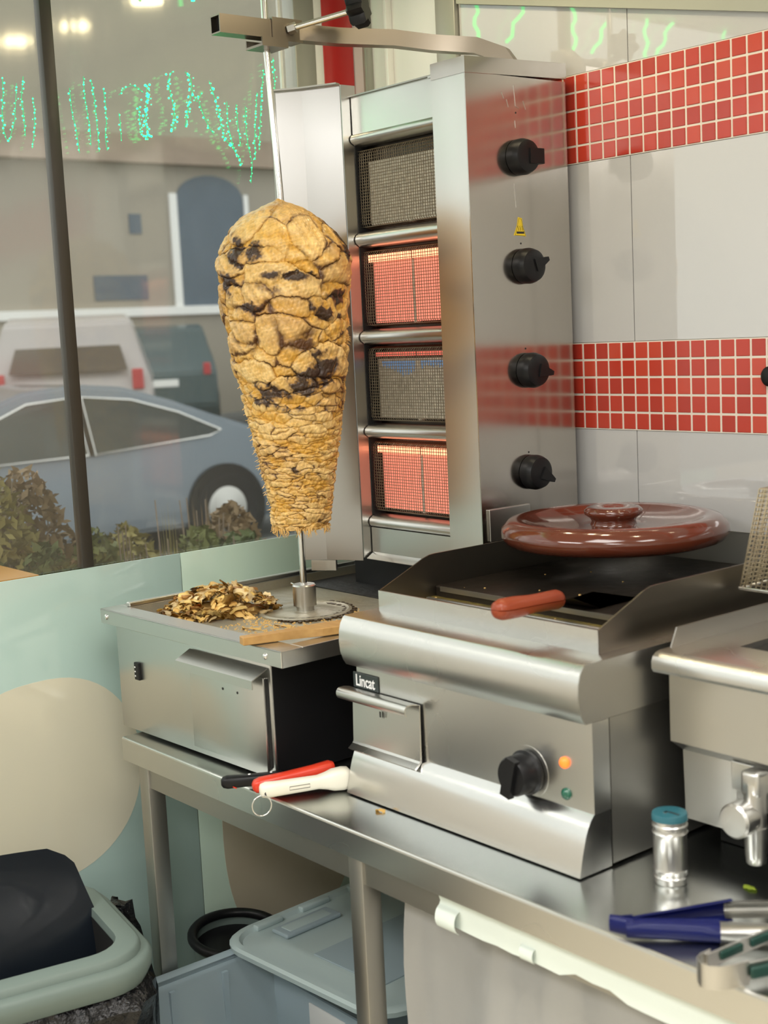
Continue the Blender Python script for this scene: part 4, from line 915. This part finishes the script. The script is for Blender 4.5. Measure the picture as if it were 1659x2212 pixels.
bm = lathe(B(), [(.07, .02), (.100, .25)], (-.060, .285, .004), 32, (.10, 0, 1)); obj('bucket_inside', bm, 'black', bk2, 60)
# low white chest under the right part of the table, wrapped in plastic sheet
ch = thing('storage_chest', 'low grey-white chest wrapped in plastic sheet under the table', 'chest', (1.5, .45, 0))
M['sheet'] = mat('plastic_wrap', (.36, .36, .35), .25, 0, .6, .4, bump=(3, .35, .03))
bm = box(B(), .87, 2.6, .115, .72, .0, .690, .02, 3); obj('chest_body', bm, 'plaster', ch, 40)
bm = B(); g = []
for i in range(61):
    x = .855+1.76*i/60; fold = .010*math.sin(i*.55)+.006*math.sin(i*1.31+1)+.004*math.sin(i*2.3)
    col_ = [bm.verts.new((x, .40-.05*j, .700+.003*math.sin(i*.8+j))) for j in range(6)]
    for j in range(10):
        t = j/9; col_.append(bm.verts.new((x+.02*t*math.sin(i*.4), .100-.012*math.sin(t*PI)+fold*(.3+t)-.004*math.sin(t*9+i*.5), .697-.55*t)))
    g.append(col_)
for a, b in zip(g, g[1:]):
    for j in range(15): bm.faces.new((a[j], b[j], b[j+1], a[j+1]))
obj('plastic_cover', bm, 'sheet', ch, 70)
# ================================================================ LIGHTS OF THE ROOM (fittings)
def downlight(x, y, label):
    t = thing('ceiling_spotlight', label, 'lamp', (x, y, CEIL)); obj('spot_ring', lathe(B(), [(.062, 0), (.062, -.006), (.050, -.008), (.048, -.002)], (x, y, CEIL), 28, cap=False), 'chrome', t, 40)
    obj('spot_lens', lathe(B(), [(.048, 0), (.048, -.003)], (x, y, CEIL), 24), 'lampglow', t)
    l = bpy.data.lights.new('spot_bulb', 'AREA'); l.shape = 'DISK'; l.size = .09; l.energy = 1.1; l.color = (1, .84, .55); o = bpy.data.objects.new('spot_bulb', l); COL.objects.link(o); o.parent = t; o.location = (0, 0, -.012)
for i, (x, y) in enumerate(((.62, .56), (.87, .50), (.25, .60), (1.5, .52))):
    downlight(x, y, ['warm ceiling spotlight above the left end of the griddle', 'warm ceiling spotlight above the middle of the griddle', 'warm ceiling spotlight above the meat cone', 'warm ceiling spotlight above the fryer'][i])
for i, (x, y, sx, sy) in enumerate(((1.7, -.75, .9, .9), (2.9, .1, .6, .6), (3.4, -2.2, 1.2, .6), (.7, -2.2, 1.2, .6))):
    o = boxo('ceiling_light', 'panelglow', None, x-sx/2, x+sx/2, y-sy/2, y+sy/2, CEIL-.015, CEIL); tag(o, ['square ceiling light panel before the table', 'small ceiling light panel to the right', 'long ceiling light panel behind right', 'long ceiling light panel behind left'][i], 'lamp')
# green LED strings hung on the window
STR = [  # (y, z) along each string on the window sheet, thickness
       ([(-0.068, 2.312), (-0.069, 2.280), (-0.075, 2.241), (-0.075, 2.201), (-0.071, 2.182), (-0.065, 2.175), (-0.047, 2.222), (-0.036, 2.302)], 1),
       ([(-0.019, 2.318), (-0.027, 2.273), (-0.025, 2.224), (-0.025, 2.189)], 0.7),
       ([(-0.001, 2.275), (0.002, 2.245), (-0.002, 2.205), (-0.011, 2.164)], 0.7),
       ([(0.091, 2.301), (0.092, 2.251), (0.100, 2.210), (0.104, 2.159)], 0.8),
       ([(0.128, 2.329), (0.127, 2.294), (0.130, 2.258), (0.135, 2.212), (0.134, 2.176)], 0.8),
       ([(0.146, 2.324), (0.151, 2.285), (0.153, 2.244), (0.154, 2.203), (0.154, 2.163)], 0.9),
       ([(0.176, 2.307), (0.179, 2.271), (0.178, 2.230), (0.172, 2.198), (0.175, 2.167)], 0.9),
       ([(0.215, 2.294), (0.235, 2.312), (0.253, 2.318), (0.269, 2.312), (0.280, 2.304)], 1.1),
       ([(0.291, 2.323), (0.287, 2.284), (0.281, 2.241), (0.284, 2.197)], 2.6),
       ([(0.266, 2.272), (0.265, 2.229), (0.267, 2.208), (0.284, 2.197)], 1.3),
       ([(0.212, 2.253), (0.214, 2.232), (0.213, 2.190)], 0.7),
       ([(0.362, 2.358), (0.348, 2.335), (0.355, 2.299), (0.361, 2.267), (0.356, 2.234), (0.348, 2.218)], 1.9),
       ([(0.398, 2.360), (0.412, 2.345), (0.414, 2.313), (0.401, 2.280), (0.388, 2.231)], 2),
       ([(0.414, 2.313), (0.425, 2.292), (0.442, 2.315)], 1.2),
       ([(0.431, 2.293), (0.442, 2.261), (0.456, 2.232), (0.468, 2.218)], 1.2),
       ([(0.464, 2.344), (0.473, 2.317), (0.485, 2.274), (0.493, 2.231), (0.498, 2.209), (0.517, 2.193), (0.535, 2.166), (0.543, 2.147)], 1.7),
       ([(0.511, 2.298), (0.510, 2.243), (0.520, 2.199), (0.525, 2.182)], 1),
       ([(0.538, 2.294), (0.540, 2.233), (0.544, 2.194)], 0.7),
       ([(0.565, 2.290), (0.563, 2.234), (0.567, 2.190), (0.576, 2.156), (0.568, 2.105)], 1),
       ([(0.602, 2.326), (0.594, 2.270), (0.587, 2.213), (0.586, 2.162)], 0.9),
       ([(0.627, 2.384), (0.616, 2.327), (0.607, 2.259), (0.599, 2.186)], 0.9),
       ([(0.657, 2.414), (0.657, 2.375), (0.658, 2.330)], 1.2)]
def strand(pts, wgt, label, thick=False):
    t = thing('led_string', label, 'lights', pts[0], 'green LED strings on the window')
    obj('cable', tube(B(), pts, .0055 if thick else .0009, 6 if thick else 4), 'led' if thick else 'ledwire', t)
    bm = B(); acc = 0; step = .0075
    for a, b in zip(pts, pts[1:]):
        L_ = (b-a).length; n = max(1, int(L_/step))
        for k in range(n):
            p = a.lerp(b, (k+.5)/n)
            for _ in range(1 if wgt < 1.3 else 2 if wgt < 2.3 else 3):
                j = Vector((.0, rng.normal()*.0025*wgt, rng.normal()*.0025)); r = .0019*rng.uniform(.5, 1.4)*min(1.3, .7+.3*wgt)
                bmesh.ops.create_icosphere(bm, subdivisions=1, radius=r, matrix=Matrix.Translation(p+j))
    obj('led_bulbs', bm, 'led', t, kind='stuff')
names = ['far-left hooked loop', 'faint curve left of the dark mullion', 'faint short curve next to the mullion', 'thin line right of the mullion', 'first long wavy line', 'second long wavy line', 'third wavy line', 'short horizontal arc', 'thickest upright stroke', 'hooked stroke left of the thickest', 'faint short dotted line', 'bent bracket stroke', 'bright forked left stroke', 'small link of the fork', 'slanted right leg of the fork', 'long diagonal stroke', 'thin line beneath the diagonal', 'faint short line', 'lowest dangling line', 'fine line left of the rod', 'fine line nearest the spit rod', 'short line behind the spit rod']
for (pts, wgt), nm in zip(STR, names): strand([Vector((WX+.010, *p)) for p in pts], wgt, 'green LED light string on window, '+nm)
for k, y in enumerate((.439, .236, .038, -.128, -.291, -.416, -.691)):     # strings just under the ceiling, mirrored in the glossy wall panels
    strand([Vector((WX+.010, y+.010*math.sin(i*1.7+k)+.012*i*(k % 2), 2.652-.018*i)) for i in range(8)], 1.0, 'green LED light string hanging at window top, %s counted from the tiled corner' % ['first', 'second', 'third', 'fourth', 'fifth', 'sixth', 'seventh'][k], True)
# ================================================================ OUTSIDE
M['road'] = mat('asphalt', (.17, .18, .18), .8, var=(3, .6, (.13, .14, .145)))
M['pave'] = mat('pavement', (.22, .215, .20), .8, var=(4, .5, (.17, .168, .16)))
struct('trim_3', box(B(), -5.2, -.26, -6, 16, -.05, -.005), 'pave'); rd = struct('trim_4', box(B(), -45, -5.2, -20, 45, -.06, -.001), 'road'); struct('trim_5', box(B(), -21, -9.6, 1, 20, 0, .28), 'road')
M['silver'] = mat('silver_paint', (.125, .155, .185), .28, .5, coat=.6); M['whitecar'] = mat('white_paint', (.38, .35, .345), .3, coat=.5); M['teal_car'] = mat('dark_teal_paint', (.03, .065, .075), .35, coat=.3); M['navycar'] = mat('slate_paint', (.07, .10, .13), .35, coat=.3)
M['carglass'] = mat('car_glass', (.055, .075, .075), .08, 0, .7); M['brownglass'] = mat('car_glass_brown', (.13, .105, .085), .12, 0, .7); M['tyre'] = mat('tyre', (.012, .012, .013), .7); M['tail'] = mat('tail_lamp', (.45, .04, .05), .25)
def car(name, label, loc, yaw, paint, prof, belt, W_=1.72, wheels=(.75, 3.35), wr=.31, glass='carglass', side=None, rear=None, tails=None):
    """prof: (s,z) side outline, s along the length; car lies along +s rotated by yaw about loc"""
    t = thing(name, label, 'car', loc); mx = Matrix.Translation(loc) @ Matrix.Rotation(yaw, 4, 'Z')
    def hw(z): return W_/2*(1 if z < belt else 1-.20*(z-belt)/(.55))
    def put(bm):
        for v in bm.verts: v.co = mx @ v.co
        return bm
    bm = B(); Lf = [bm.verts.new((s, -hw(z), z)) for s, z in prof]; Rt = [bm.verts.new((s, hw(z), z)) for s, z in prof]; n = len(prof)
    bm.faces.new(Lf); bm.faces.new(Rt[::-1])
    for i in range(n): bm.faces.new((Lf[i], Rt[i], Rt[(i+1) % n], Lf[(i+1) % n]))
    bmesh.ops.triangulate(bm, faces=[f for f in bm.faces if len(f.verts) > 4]); bmesh.ops.bevel(bm, geom=[e for e in bm.edges if e.calc_face_angle(0) > .6], offset=.035, segments=3, affect='EDGES')
    obj('car_body', put(bm), paint, t, 40)
    for sgn in (-1, 1):
        for poly in (side or []):
            bm = B(); V = [bm.verts.new((s, sgn*(hw(z)+.006), z)) for s, z in poly]; bm.faces.new(V); bmesh.ops.solidify(bm, geom=bm.faces[:], thickness=.008); obj('side_window', put(bm), glass, t)
            bm = tube(B(), [(s, sgn*(hw(z)+.012), z) for s, z in poly], .010, 5, True); obj('window_trim', put(bm), 'chrome', t)
        for s in wheels:
            bm = lathe(B(), [(wr+.07, 0), (wr+.07, .012)], (s, sgn*(W_/2-.004), wr), 30, (0, sgn, 0)); obj('wheel_arch', put(bm), 'dark', t)
            bm = lathe(B(), [(wr*.62, -.02), (wr*.66, .0), (wr*.95, .006), (wr, -.02), (wr, -.15)], (s, sgn*(W_/2+.012), wr), 30, (0, sgn, 0)); wh = obj('wheel', put(bm), 'tyre', t, 50)
            bm = lathe(B(), [(wr*.64, -.01), (wr*.60, .002), (wr*.2, .010), (.02, .012)], (s, sgn*(W_/2+.008), wr), 30, (0, sgn, 0)); obj('hub_cap', put(bm), 'steel', wh)
    if rear:
        poly, m_, off = rear
        bm = B(); V = [bm.verts.new((prof_s(prof, z)-off, y, z)) for y, z in poly]; bm.faces.new(V); bmesh.ops.solidify(bm, geom=bm.faces[:], thickness=.01); obj('rear_window', put(bm), m_, t)
    for (y, z, w, h) in (tails or []):
        for sgn in (-1, 1):
            bm = box(B(), prof_s(prof, z)-.03, prof_s(prof, z)+.05, sgn*y-w/2, sgn*y+w/2, z-h/2, z+h/2, .015); obj('tail_lamp', put(bm), 'tail', t)
    if tails:
        bm = box(B(), prof_s(prof, .78)-.02, prof_s(prof, .78)+.03, -.26, .26, .75, .86, .005); obj('number_plate', put(bm), 'whitecol', t)
    return t
def prof_s(prof, z):      # rear face position at height z (first edge chain from index 0)
    c = [s for s, zz in prof if abs(zz-z) < .25]; return min(c)
sed = [(0, .30), (-.02, .62), (.05, .88), (.45, .96), (.95, 1.25), (1.35, 1.385), (1.8, 1.42), (2.2, 1.38), (2.62, 1.25), (3.0, 1.10), (3.35, .975), (3.7, .93), (4.10, .78), (4.22, .60), (4.2, .30), (3.9, .20), (.3, .20)]
car('sedan', 'silver blue saloon car parked nearest outside the window', (-7.85, 1.75, 0), PI/2, 'silver', sed, .84, 1.70, (.72, 3.02), .31, side=[[(.72, .86), (1.0, 1.16), (1.35, 1.295), (1.75, 1.32), (1.78, .87)], [(1.84, .87), (1.82, 1.32), (2.25, 1.27), (2.66, 1.14), (3.02, .97), (2.9, .93)]])
suv = [(0, .45), (.0, .95), (.10, 1.10), (.30, 1.68), (.55, 1.76), (2.6, 1.74), (3.3, 1.15), (4.3, 1.0), (4.4, .5), (4.2, .25), (.2, .25)]
car('suv', 'white estate car seen from behind, left of the dark mullion', (-10.7, 5.25, .281), math.radians(150), 'whitecar', suv, 1.05, 1.75, (.8, 3.4), .33, rear=([(-.62, 1.16), (.62, 1.16), (.50, 1.60), (-.50, 1.60)], 'brownglass', -.03), tails=[(.72, 1.06, .12, .22)])
hb = [(0, .45), (.02, .95), (.2, 1.1), (.40, 1.62), (.7, 1.68), (2.2, 1.66), (2.9, 1.15), (3.9, .95), (4.0, .5), (3.8, .22), (.2, .22)]
car('hatchback', 'dark teal hatchback parked behind the silver saloon', (-15.6, 9.2, .281), math.radians(148), 'teal_car', hb, 1.05, 1.7, (.75, 3.1), .31, tails=[(.70, 1.0, .11, .18)])
car('hatchback', 'slate blue hatchback farther right behind the meat cone', (-15.4, 11.8, .281), math.radians(140), 'navycar', hb, 1.05, 1.75, (.75, 3.1), .31, tails=[(.70, 1.0, .14, .18)])
# building across the road
bl = thing('building', 'pale rendered building with large blue-grey doorway across the road', 'building', (-20.5, 12, 0))
M['render'] = mat('cream_render', (.36, .325, .265), .8, var=(.6, .7, (.29, .265, .23))); M['render2'] = mat('added_storey_grey', (.33, .30, .235), .85, var=(.4, .8, (.27, .25, .20))); M['roofb'] = mat('brown_roof', (.25, .19, .15), .8, var=(2, .6, (.19, .145, .115))); M['doorb'] = mat('blue_grey_door', (.085, .125, .17), .5, var=(2, .5, (.065, .10, .14))); M['brickred'] = mat('old_brick', (.24, .185, .14), .85, var=(3, .8, (.19, .145, .11)))
boxo('wall', 'render', bl, -24, -20, 4.0, 17.5, -.1, 5.05); boxo('added_storey', 'render2', bl, -24, -20.6, 8.7, 17.5, 5.05, 9.5)  # top storey is added to hide the sky, toned like the window reflection
bm = prism(B(), [(-24.4, 4.95), (-19.7, 4.95), (-22.0, 6.6)], 1, 3.98, 17.8); obj('roof', bm, 'roofb', bl)
bm = B(); ar = [(12.32, 2.3)]+[(13.07-.75*math.cos(t), 4.35+.45*math.sin(t)) for t in np.linspace(0, PI, 12)]+[(13.82, 2.3)]
prism(bm, ar, 0, -20.04, -19.98); obj('doorway', bm, 'doorb', bl); boxo('door_jamb', 'whitecol', bl, -20.06, -19.95, 12.16, 12.32, 2.3, 4.45)
boxo('door_jamb', 'whitecol', bl, -20.06, -19.95, 13.82, 13.92, 2.3, 4.45)
wn = boxo('window', 'doorb', bl, -20.05, -19.98, 11.30, 11.55, 3.70, 4.06); boxo('window', 'doorb', bl, -20.05, -19.98, 7.2, 7.7, 3.5, 4.2)
boxo('ledge', 'whitecol', bl, -20.1, -19.9, 4.0, 17.5, 2.20, 2.36)
pn = boxo('mosaic_panel', 'doorb', bl, -20.05, -19.98, 10.5, 11.6, 2.5, 2.95)
bl2 = thing('building', 'brown brick building at the far left across the road', 'building', (-19, 6, 0)); boxo('wall', 'brickred', bl2, -23, -19.0, -2.0, 3.9, -.1, 4.4)
bm = prism(B(), [(-23.3, 4.35), (-18.7, 4.35), (-21.0, 6.2)], 1, -2.2, 3.92); obj('roof', bm, 'roofb', bl2); boxo('window', 'doorb', bl2, -19.05, -18.97, 1.0, 1.9, 2.2, 3.4)
bl3 = thing('building', 'tall grey building farther along the road behind the grill', 'building', (-21, 24, 0)); boxo('wall', 'render', bl3, -26, -21, 18.0, 40, -.1, 8.5); boxo('roof', 'roofb', bl3, -26.3, -20.7, 17.8, 40.2, 8.5, 8.9)
for k in range(4): boxo('window', 'doorb', bl3, -21.06, -20.97, 19.5+3*k, 20.9+3*k, 4.2, 6.2)
# planting in front of the window
LC = [(.15, .17, .05), (.27, .23, .07), (.09, .12, .035), (.25, .17, .09)]
LM = [mat('leaf_%d' % i, c, .6, var=(8, .6, tuple(x*.7 for x in c))) for i, c in enumerate(LC)]
def shrub(i, x, y, h, r, mi, label, grass=False):
    t = thing('shrub' if not grass else 'grass_tuft', label, 'plant', (x, y, 0)); bm = B(); st_ = B(); rr = np.random.default_rng(100+i)
    for k in range(10): a = rr.uniform(0, 6.3); q = rr.uniform(.1, .8)*r; tube(st_, [(x, y, 0), (x+math.cos(a)*q*.5, y+math.sin(a)*q*.5, h*.5), (x+math.cos(a)*q, y+math.sin(a)*q, h*rr.uniform(.75, 1))], [.006, .004, .002], 4)
    for k in range(2600 if not grass else 160):
        a = rr.uniform(0, 6.3); q = r*math.sqrt(rr.uniform(0, 1)); z = h*(1-rr.uniform(0, 1)**1.7*.55)*(1-.25*(q/r)**2)
        if grass:
            b0 = Vector((x+math.cos(a)*q*.3, y+math.sin(a)*q*.3, 0)); e = Vector((x+math.cos(a)*q, y+math.sin(a)*q, z)); m_ = (b0+e)/2+Vector((0, 0, h*.15)); s = Vector((-math.sin(a), math.cos(a), 0))*.005
            V = [bm.verts.new(b0-s), bm.verts.new(b0+s), bm.verts.new(m_+s), bm.verts.new(e), bm.verts.new(m_-s)]; bm.faces.new((V[0], V[1], V[2], V[3], V[4])); continue
        p = Vector((x+math.cos(a)*q, y+math.sin(a)*q, z)); d = Vector(rr.normal(size=3)).normalized(); e = d.orthogonal().normalized(); L_ = rr.uniform(.010, .028); w = L_*.45
        V = [bm.verts.new(p-d*L_), bm.verts.new(p+e*w), bm.verts.new(p+d*L_), bm.verts.new(p-e*w)]; bm.faces.new(V)
    obj('stems', st_, 'brickred', t); o = obj('foliage', bm, LM[mi], t); o['kind'] = 'stuff'
plants = [(-1.0, -.12, 1.46, .22, 0, 'large olive shrub beyond the frame edge, left of all others'), (-1.05, 1.02, 1.10, .20, 2, 'dark low shrub under the rear of the saloon wheel'), (-.95, .10, 1.42, .20, 1, 'yellowish flowering shrub at the far left below the window'), (-1.10, .30, 1.38, .18, 3, 'brownish dry shrub left of the dark mullion'), (-.80, .02, 1.22, .15, 2, 'dark green shrub behind the orange planter'), (-1.0, .47, 1.18, .16, 0, 'low green shrub just right of the dark mullion'), (-1.25, .72, 1.14, .17, 1, 'low olive shrub at the middle of the window'), (-1.1, .90, 1.13, .15, 0, 'green shrub in front of the saloon wheel'), (-.75, .20, 1.20, .13, 2, 'small dark green shrub at the mullion foot'), (-1.3, 1.15, 1.16, .16, 3, 'dry brown shrub nearest the meat cone')]
for i, p in enumerate(plants): shrub(i, *p)
for i, p in enumerate([(-1.0, .74, 1.24, .16, 1, 'tall dry grass tuft in front of the saloon wheel', True), (-1.2, .98, 1.26, .16, 3, 'tall dry grass tuft right of the saloon wheel', True), (-.9, .55, 1.22, .14, 1, 'tall dry grass tuft right of the mullion', True)]): shrub(20+i, *p)
pb = thing('planter', 'orange planter at the left edge outside the window', 'planter', (-.55, -.06, 0)); M['orange'] = mat('orange_planter', (.55, .26, .035), .5, var=(4, .6, (.42, .19, .02)))
boxo('planter_box', 'orange', pb, -.80, -.50, -.30, .045, 0, 1.135, .008); boxo('planter_lip', 'orange', pb, -.815, -.485, -.315, .060, 1.128, 1.160, .006)
